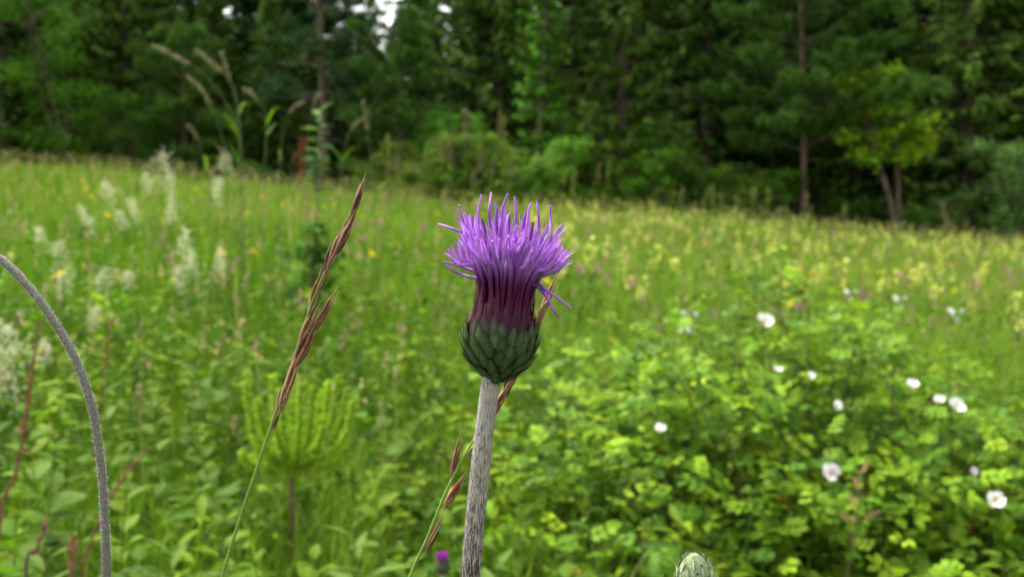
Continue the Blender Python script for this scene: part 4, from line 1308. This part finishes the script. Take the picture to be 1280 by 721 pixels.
def floret(P, rads, lobes=True, tone=1.0, dark=False):
    """P in world, rads in photo pixels along it"""
    k = len(P); t = np.linspace(0, 1, k)
    C = np.where(t[:, None] < 0.38, FL_BASE + (FL_MID * 0.55 - FL_BASE) * np.clip((t[:, None] - 0.24) / 0.16, 0, 1) ** 1.5,
                 FL_MID * 0.55 + (FL_TOP - FL_MID * 0.55) * np.clip((t[:, None] - 0.38) / 0.17, 0, 1))
    if dark:
        C[-4:] = FL_DARK
    C = C * tone
    gg = Geo()
    tube(gg, P, rads * U, 6, C)
    if lobes:                                       # slit corolla lobes peeling off the upper tube
        nl = 4
        i0 = int(k * 0.62)
        base = np.repeat(P[i0][None], nl, 0); dirv = unit(P[-1] - P[i0])
        e1 = unit(np.cross(dirv, rdir(1)[0])); e2 = np.cross(dirv, e1)
        an = np.arange(nl) * 2 * math.pi / nl + R.uniform(0, 6)
        o_ = e1 * np.cos(an)[:, None] + e2 * np.sin(an)[:, None]
        ll = R.uniform(20, 34, nl)[:, None] * U
        sp = R.uniform(0.08, 0.34, nl)[:, None]
        q = [base + o_ * rads[i0] * U * 0.7 + dirv * ll * s + o_ * ll * sp * s ** 1.6 for s in (0, 0.25, 0.5, 0.75, 1.0)]
        Q = np.stack(q, 1)
        ribbons(gg, Q, np.tile(np.array([1.5, 1.7, 1.5, 1.2, 0.4]) * U, (nl, 1)), unit(np.cross(o_, dirv)), np.tile(FL_TOP * tone, (nl, 1)) * R.uniform(0.85, 1.15, (nl, 1)))
    return link('floret', gg.mesh('floret', M_FLORET, t_base), head)


NF = 138
for k in range(NF):
    q = math.sqrt((k + 0.5) / NF); a = k * 2.399963 + R.normal(0, 0.12)
    rb = 34.0 * q
    zt = R.uniform(166, 192) - 16 * q ** 2
    flare = 0.55 + 1.05 * q ** 1.2
    if R.random() < 0.24:
        zt += R.uniform(14, 34)
    tl = rb * (1 + flare * R.uniform(0.55, 1.05)) + R.normal(0, 3)
    aa = a + R.normal(0, 0.10)
    pts = [hl(rb * 0.97, a, 80), hl(rb * 1.02, a, 112), hl(rb * 1.04 + 0.26 * (tl - rb), a + 0.3 * (aa - a), 136), hl(rb + 0.74 * (tl - rb), aa, zt - 18), hl(tl + R.normal(0, 2.5), aa + R.normal(0, 0.05), zt)]
    P = spline(np.stack(pts), 13)
    longone = zt > 190
    rads = np.interp(np.linspace(0, 1, 13), [0, 0.25, 0.5, 0.66, 0.8, 1], [2.6, 2.9, 2.7, 2.5, 1.9, 1.35])
    floret(P, rads * R.uniform(0.85, 1.12), True, R.uniform(0.8, 1.15), longone and R.random() < 0.5)
# stray florets that bend away from the head (photo pixels)
for pts in ([(662, 352), (676, 362), (686, 376), (698, 397)], [(668, 350), (682, 362), (697, 372), (714, 385)], [(664, 348), (680, 364), (689, 382), (692, 390)],
            [(668, 345), (688, 340), (702, 330), (711, 320)], [(664, 350), (686, 342), (700, 335), (708, 330)],
            [(592, 300), (580, 292), (566, 286), (548, 280)], [(596, 340), (584, 336), (566, 330), (554, 327)], [(598, 348), (580, 344), (566, 338), (556, 330)],
            [(598, 325), (584, 300), (577, 276), (574, 256)], [(684, 320), (688, 296), (688, 272), (688, 257)], [(606, 315), (598, 288), (598, 264), (602, 243)],
            [(626, 305), (624, 280), (629, 258), (635, 242)], [(616, 300), (612, 278), (612, 258), (614, 241)], [(642, 300), (645, 278), (645, 260), (643, 246)], [(672, 310), (674, 288), (673, 268), (671, 252)], [(655, 300), (660, 280), (660, 266), (664, 254)]):
    W = np.stack([at(px, py, FOCUS + R.uniform(-0.006, 0.002)) for px, py in pts])
    P = spline(W, 11); k = np.linspace(0, 1, 11)
    gg = Geo()
    low = pts[0][1] > 335
    C = FL_TOP * R.uniform(0.8, 1.1) * (0.75 + 0.25 * k[:, None])
    if low:
        C = FL_MID * 0.7 * (1 - np.clip(k * 3, 0, 1))[:, None] + C * np.clip(k * 3, 0, 1)[:, None]
    tube(gg, P, np.interp(k, [0, 0.5, 1], [2.3, 1.9, 1.1]) * U, 6, C)
    link('floret', gg.mesh('floret', M_FLORET, t_base), head)
# white pappus hairs showing between the florets
n = 26
a = -math.pi / 2 + R.normal(-0.1, 0.30, n); r0 = R.uniform(28, 36, n); z0 = R.uniform(124, 132, n)
Q = np.stack([hl(r0, a, z0), hl(r0 + 2, a + R.normal(0, 0.02, n), z0 + 14), hl(r0 + 4 + R.normal(0, 2, n), a + R.normal(0, 0.05, n), z0 + R.uniform(24, 38, n))], 1)
g = Geo(); ribbons(g, Q, np.tile(np.array([0.45, 0.4, 0.1]) * U, (n, 1)), np.tile(EX, (n, 1)), np.tile([(0.62, 0.52, 0.66)], (n, 1)))
part(head, 'pappus', g, M_WOOL, t_base, kind='stuff')

# ================================================================== THISTLE BUD (only its top shows)
D_B = 0.285; UB = D_B / FPX
bf = at(872, 776, D_B); b_base = on_ground(0.10, 0.33)
bud = thing('thistle_bud', 'pale green woolly thistle bud with dark-tipped scales near the rose bush', 'thistle', b_base)
AB = unit(np.array([-0.06, 0.02, 1.0])); BX = unit(np.cross([0, 1.0, 0], AB)); BY = np.cross(AB, BX)


def hb_(r, th, z):
    r, th, z = np.broadcast_arrays(np.asarray(r, float), np.asarray(th, float), np.asarray(z, float))
    return bf + UB * (r[..., None] * (np.cos(th)[..., None] * BX + np.sin(th)[..., None] * BY) + z[..., None] * AB)


def pb(z):
    return np.interp(z, [-2, 0, 10, 25, 40, 55, 66, 76, 82, 86], [6, 9, 19, 25.5, 27, 25, 21.5, 15.5, 10, 5])


zz = np.linspace(-2, 85, 24); th = np.linspace(0, 2 * np.pi, 28, endpoint=False)
ZZ, TH = np.meshgrid(zz, th, indexing='ij')
i, j = np.meshgrid(np.arange(23), np.arange(28), indexing='ij')
g = Geo().add(hb_(pb(ZZ) - 1.2, TH, ZZ), np.stack([i * 28 + j, i * 28 + (j + 1) % 28, (i + 1) * 28 + (j + 1) % 28, (i + 1) * 28 + j], -1).reshape(-1, 4), (0.18, 0.23, 0.11))
g.add(hb_(pb(85.0) - 1.2, th, 85.0), np.arange(28)[None], (0.20, 0.21, 0.13))
bh = part(bud, 'bud_head', g, M_BRACT, b_base)
area = np.cumsum(pb(np.linspace(0, 78, 200))); area /= area[-1]
for k in range(84):
    z0 = np.interp((k + 0.5) / 84, area, np.linspace(0, 78, 200)) - 6
    bract(z0, k * 2.399963, min(15.0, 89 - z0) * R.uniform(0.92, 1.05), 4.0 * np.clip(pb(z0 + 8) / 22, 0.45, 1), 1.6 * R.uniform(0.5, 1.4), np.array((0.22, 0.275, 0.14)) * R.uniform(0.85, 1.12), (0.028, 0.018, 0.024) if R.random() < 0.7 else (0.12, 0.13, 0.07),
          parent=bh, hlf=hb_, pf=pb, base=b_base, ridge=0.7)
g = Geo(); P = spline(np.stack([b_base, b_base * 0.5 + bf * 0.5 + [0.01, 0, 0], bf - AB * 0.03, bf + AB * 0.001]), 24)
tube(g, P, np.linspace(0.003, 0.0022, 24), 14, (1, 1, 1)); part(bud, 'stem', g, M_ARCH, b_base)
n = 300
a = R.uniform(0, 6.28, n); z0 = R.uniform(30, 84, n)
Q0 = hb_(pb(z0) + 1.5, a, z0); Q1 = hb_(pb(z0) + R.uniform(1.5, 3.2, n), a + R.normal(0, 0.15, n), z0 + R.uniform(2, 6, n))
g = Geo(); ribbons(g, np.stack([Q0, (Q0 + Q1) / 2, Q1], 1), np.tile(np.array([0.16, 0.14, 0.05]) * UB, (n, 1)), rdir(n), np.tile([(0.66, 0.65, 0.60)], (n, 1)))
part(bh, 'wool', g, M_WOOL, b_base, kind='stuff')

# ================================================================== ARCHING GREY STEM on the left
D_A = 0.285
a_base = on_ground(-0.13, 0.31)
arch = thing('nodding_thistle', 'grey woolly thistle stem arching over with its bud nodding', 'thistle', a_base)
W = [a_base] + [at(px, py, D_A) for px, py in ((128, 1300), (134, 900), (133, 721), (131, 650), (126, 580), (114, 505), (90, 440), (56, 385), (20, 341), (-12, 316), (-44, 308), (-68, 330), (-76, 352))]
P = spline(np.stack(W), 110)
rA = np.interp(np.linspace(0, 1, 110), [0, 0.3, 1], [0.0024, 0.00125, 0.00135])
g = Geo(); tube(g, P, rA, 20, (1, 1, 1)); ast = part(arch, 'stem', g, M_ARCH, a_base)
n = 5200
f = 0.18 + 0.80 * R.random(n)
tt = np.linspace(0, 1, 110)
C0 = np.stack([np.interp(f, tt, P[:, c]) for c in range(3)], -1); ax = unit(np.stack([np.interp(f, tt, np.gradient(P[:, c])) for c in range(3)], -1))
a = R.uniform(0, 6.28, n)
e1 = unit(np.cross(ax, [0, 1.0, 0])); nrm = e1 * np.cos(a)[:, None] + np.cross(ax, e1) * np.sin(a)[:, None]
S0 = C0 + nrm * 0.00128
dd = nrm * 0.6 + rdir(n) * 0.8 + ax * 0.3
ln = R.uniform(0.0003, 0.0010, n)[:, None]
g = Geo(); ribbons(g, np.stack([S0, S0 + dd * ln * 0.5, S0 + dd * ln + ax * ln * 0.4], 1), np.tile([0.00003, 0.00003, 0.00001], (n, 1)), unit(np.cross(dd, rdir(n))), np.tile([(0.60, 0.58, 0.56)], (n, 1)))
part(ast, 'wool', g, M_WOOL, a_base, kind='stuff')
nb = P[-1]
AN = unit(P[-1] - P[-3]); NX = unit(np.cross([0, 1.0, 0], AN)); NY = np.cross(AN, NX)
UN = D_A / FPX


def hn_(r, th, z):
    r, th, z = np.broadcast_arrays(np.asarray(r, float), np.asarray(th, float), np.asarray(z, float))
    return nb + UN * (r[..., None] * (np.cos(th)[..., None] * NX + np.sin(th)[..., None] * NY) + z[..., None] * AN)


zz = np.linspace(-2, 62, 18)
ZZ, TH = np.meshgrid(zz, th, indexing='ij')
pn = lambda z: pb(np.asarray(z) * 1.35) * 0.8
i, j = np.meshgrid(np.arange(17), np.arange(28), indexing='ij')
g = Geo().add(hn_(pn(ZZ) - 1, TH, ZZ), np.stack([i * 28 + j, i * 28 + (j + 1) % 28, (i + 1) * 28 + (j + 1) % 28, (i + 1) * 28 + j], -1).reshape(-1, 4), (0.10, 0.13, 0.06))
nh = part(arch, 'bud_head', g, M_BRACT, a_base)
for k in range(60):
    z0 = 58 * ((k + 0.5) / 60) - 4
    bract(z0, k * 2.399963, min(12.0, 64 - z0), 3.6, 1.4, np.array((0.10, 0.13, 0.07)), (0.07, 0.03, 0.05), parent=nh, hlf=hn_, pf=pn, base=a_base, ridge=0.7)

# ================================================================== SMALL PURPLE THISTLE low behind the stem
D_S = 0.85; s_p = at(553, 705, D_S); s_base = on_ground(s_p[0] - 0.01, s_p[1] + 0.02)
st = thing('small_thistle', 'small half-open purple thistle low in the green behind the thick stem', 'thistle', s_base)
g = Geo(); tube(g, stalk(s_base, s_p - [0, 0, 0.006], 0.01, 9), np.linspace(0.003, 0.002, 9), 8, (0.26, 0.27, 0.22)); part(st, 'stem', g, M_STALK, s_base)
g = Geo(); zc = np.linspace(-0.010, 0.006, 8)
tube(g, np.stack([s_p + [0, 0, z] for z in zc]), np.array([0.003, 0.006, 0.0078, 0.0080, 0.0076, 0.0068, 0.0062, 0.006]), 14, (0.05, 0.06, 0.035)); sh = part(st, 'bud_head', g, M_BRACT, s_base)
for k in range(40):
    q = math.sqrt((k + .5) / 40); a = k * 2.4
    v = np.array([math.cos(a), math.sin(a), 0])
    P = np.stack([s_p + v * 0.005 * q + [0, 0, 0.002], s_p + v * 0.006 * q + [0, 0, 0.009], s_p + v * 0.0068 * q + [0, 0, 0.015 - 0.003 * q]])
    link('floret', tube(Geo(), P, [0.0007, 0.0009, 0.0004], 4, (0.36, 0.05, 0.36)).mesh('floret', M_FLORET, s_base), sh)

# ================================================================== BROWN GRASS SPIKES


def spikelet(parent, base, p0, p1, width, tone=1.0, awn=0.25):
    """closed spindle of overlapping husks with awns, from p0 to p1"""
    p0, p1 = np.asarray(p0), np.asarray(p1)
    L = np.linalg.norm(p1 - p0); ax = (p1 - p0) / L
    e1 = unit(np.cross(ax, [0, 1.0, 0])); e2 = np.cross(ax, e1)
    gg = Geo()
    for q in range(4):
        f0 = q * 0.09; f1 = min(1.0, f0 + 0.73); s = 1 if q % 2 else -1
        t = np.linspace(0, 1, 7)
        an = R.normal(0, 0.35) + (0 if s > 0 else math.pi)
        o_ = e1 * math.cos(an) + e2 * math.sin(an)
        c = p0 + ax * (L * (f0 + (f1 - f0) * t))[:, None] + o_ * (width * (0.16 * np.sin(t * math.pi) + 0.20 * t))[:, None]
        k = R.uniform(0.75, 1.25) * tone
        body = np.array([(0.135, 0.034, 0.016), (0.090, 0.032, 0.017), (0.175, 0.065, 0.030)][R.integers(0, 3)]) * k
        cc = np.tile(body, (7, 8, 1)); cc[:, R.integers(0, 8)] = (0.42, 0.30, 0.16); cc[:, R.integers(0, 8)] = (0.30, 0.19, 0.09); cc[5:] = cc[5:] * 0.5 + np.array((0.36, 0.26, 0.14)) * 0.5
        cc[0] = (0.20, 0.22, 0.07)
        tube(gg, c, width * 0.27 * np.sin(np.clip(t * 0.93 + 0.07, 0, 1) * math.pi) ** 0.8 + 0.00004, 8, cc)
        if q > 0:
            a0 = c[-1]; a1 = a0 + (ax + o_ * R.uniform(0.02, 0.16)) * L * awn * R.uniform(0.6, 1.2)
            tube(gg, np.stack([a0 - ax * width, (a0 + a1) / 2, a1]), [0.00012, 0.0001, 0.00004], 4, np.array((0.38, 0.27, 0.15)) * tone)
    return link('spikelet', gg.mesh('spikelet', M_HUSK, base), parent)


def grass_spike(label, pts, d, spk, base_xy, r0, low):
    b = on_ground(*base_xy)
    o = thing('brome_grass', label, 'grass', b)
    W = [b] + [at(px, py, d) for px, py in low] + [at(px, py, d) for px, py in pts]
    P = spline(np.stack(W), 80)
    tt = np.linspace(0, 1, 80)
    C = np.where(tt[:, None] < 0.80, np.array([(0.15, 0.23, 0.035)]), np.array([(0.26, 0.19, 0.08)]))
    g = Geo(); tube(g, P, np.interp(tt, [0, 0.6, 1], [r0 * 1.3, r0, r0 * 0.3]), 8, C); part(o, 'stem', g, M_STALK, b)
    for (x0, y0, x1, y1, w) in spk:
        dz = R.uniform(-0.0012, 0.0008)
        spikelet(o, b, at(x0, y0, d + dz), at(x1 + R.normal(0, 2.2), y1, d + dz), 1.02 * w * d / FPX, R.uniform(0.85, 1.15))
        q0 = at(x0, y0, d + dz)
        near = P[np.argmin(np.linalg.norm(P[30:] - (q0 - [0, 0, 0.003]), axis=1)) + 30]
        if np.linalg.norm(near - q0) > 0.0006:
            part(o, 'pedicel', tube(Geo(), spline(np.stack([near, (near + q0) / 2 + [0.0002, 0, 0.0003], q0 + unit(at(x1, y1, d) - q0) * 0.001]), 6), 0.00022, 5, (0.24, 0.18, 0.08)), M_STALK, b)


grass_spike('brown-spiked grass stalk slanting in front of the young yellow-green pine', [(278, 721), (300, 648), (320, 588), (343, 520), (366, 452), (390, 378), (414, 322), (438, 268), (456, 224)], 0.283,
            [(341, 537, 356, 486, 9), (347, 520, 372, 442, 10), (352, 510, 365, 470, 8), (358, 478, 384, 408, 10), (370, 442, 393, 378, 10), (374, 455, 398, 402, 9), (388, 420, 414, 366, 8.5),
             (383, 400, 404, 345, 9), (395, 368, 412, 322, 9), (405, 346, 412, 308, 7), (408, 338, 428, 292, 10), (416, 322, 438, 278, 10), (426, 300, 446, 256, 9), (436, 278, 455, 226, 8)], (-0.125, 0.30), 0.00055, [(196, 2200), (214, 1300), (240, 880)])
grass_spike('brown-spiked grass stalk leaning behind the purple thistle stem', [(512, 721), (534, 672), (556, 618), (580, 570), (606, 528), (640, 474), (668, 420), (690, 372), (700, 354)], 0.325,
            [(531, 692, 552, 649, 8), (553, 636, 583, 594, 10), (562, 602, 576, 548, 8), (582, 570, 606, 546, 7), (612, 524, 632, 486, 10), (622, 506, 648, 460, 11), (632, 490, 652, 452, 9), (650, 450, 672, 405, 9), (664, 420, 684, 378, 9), (672, 402, 697, 350, 9)],
            (-0.085, 0.34), 0.0005, [(384, 2200), (414, 1300), (465, 850)])
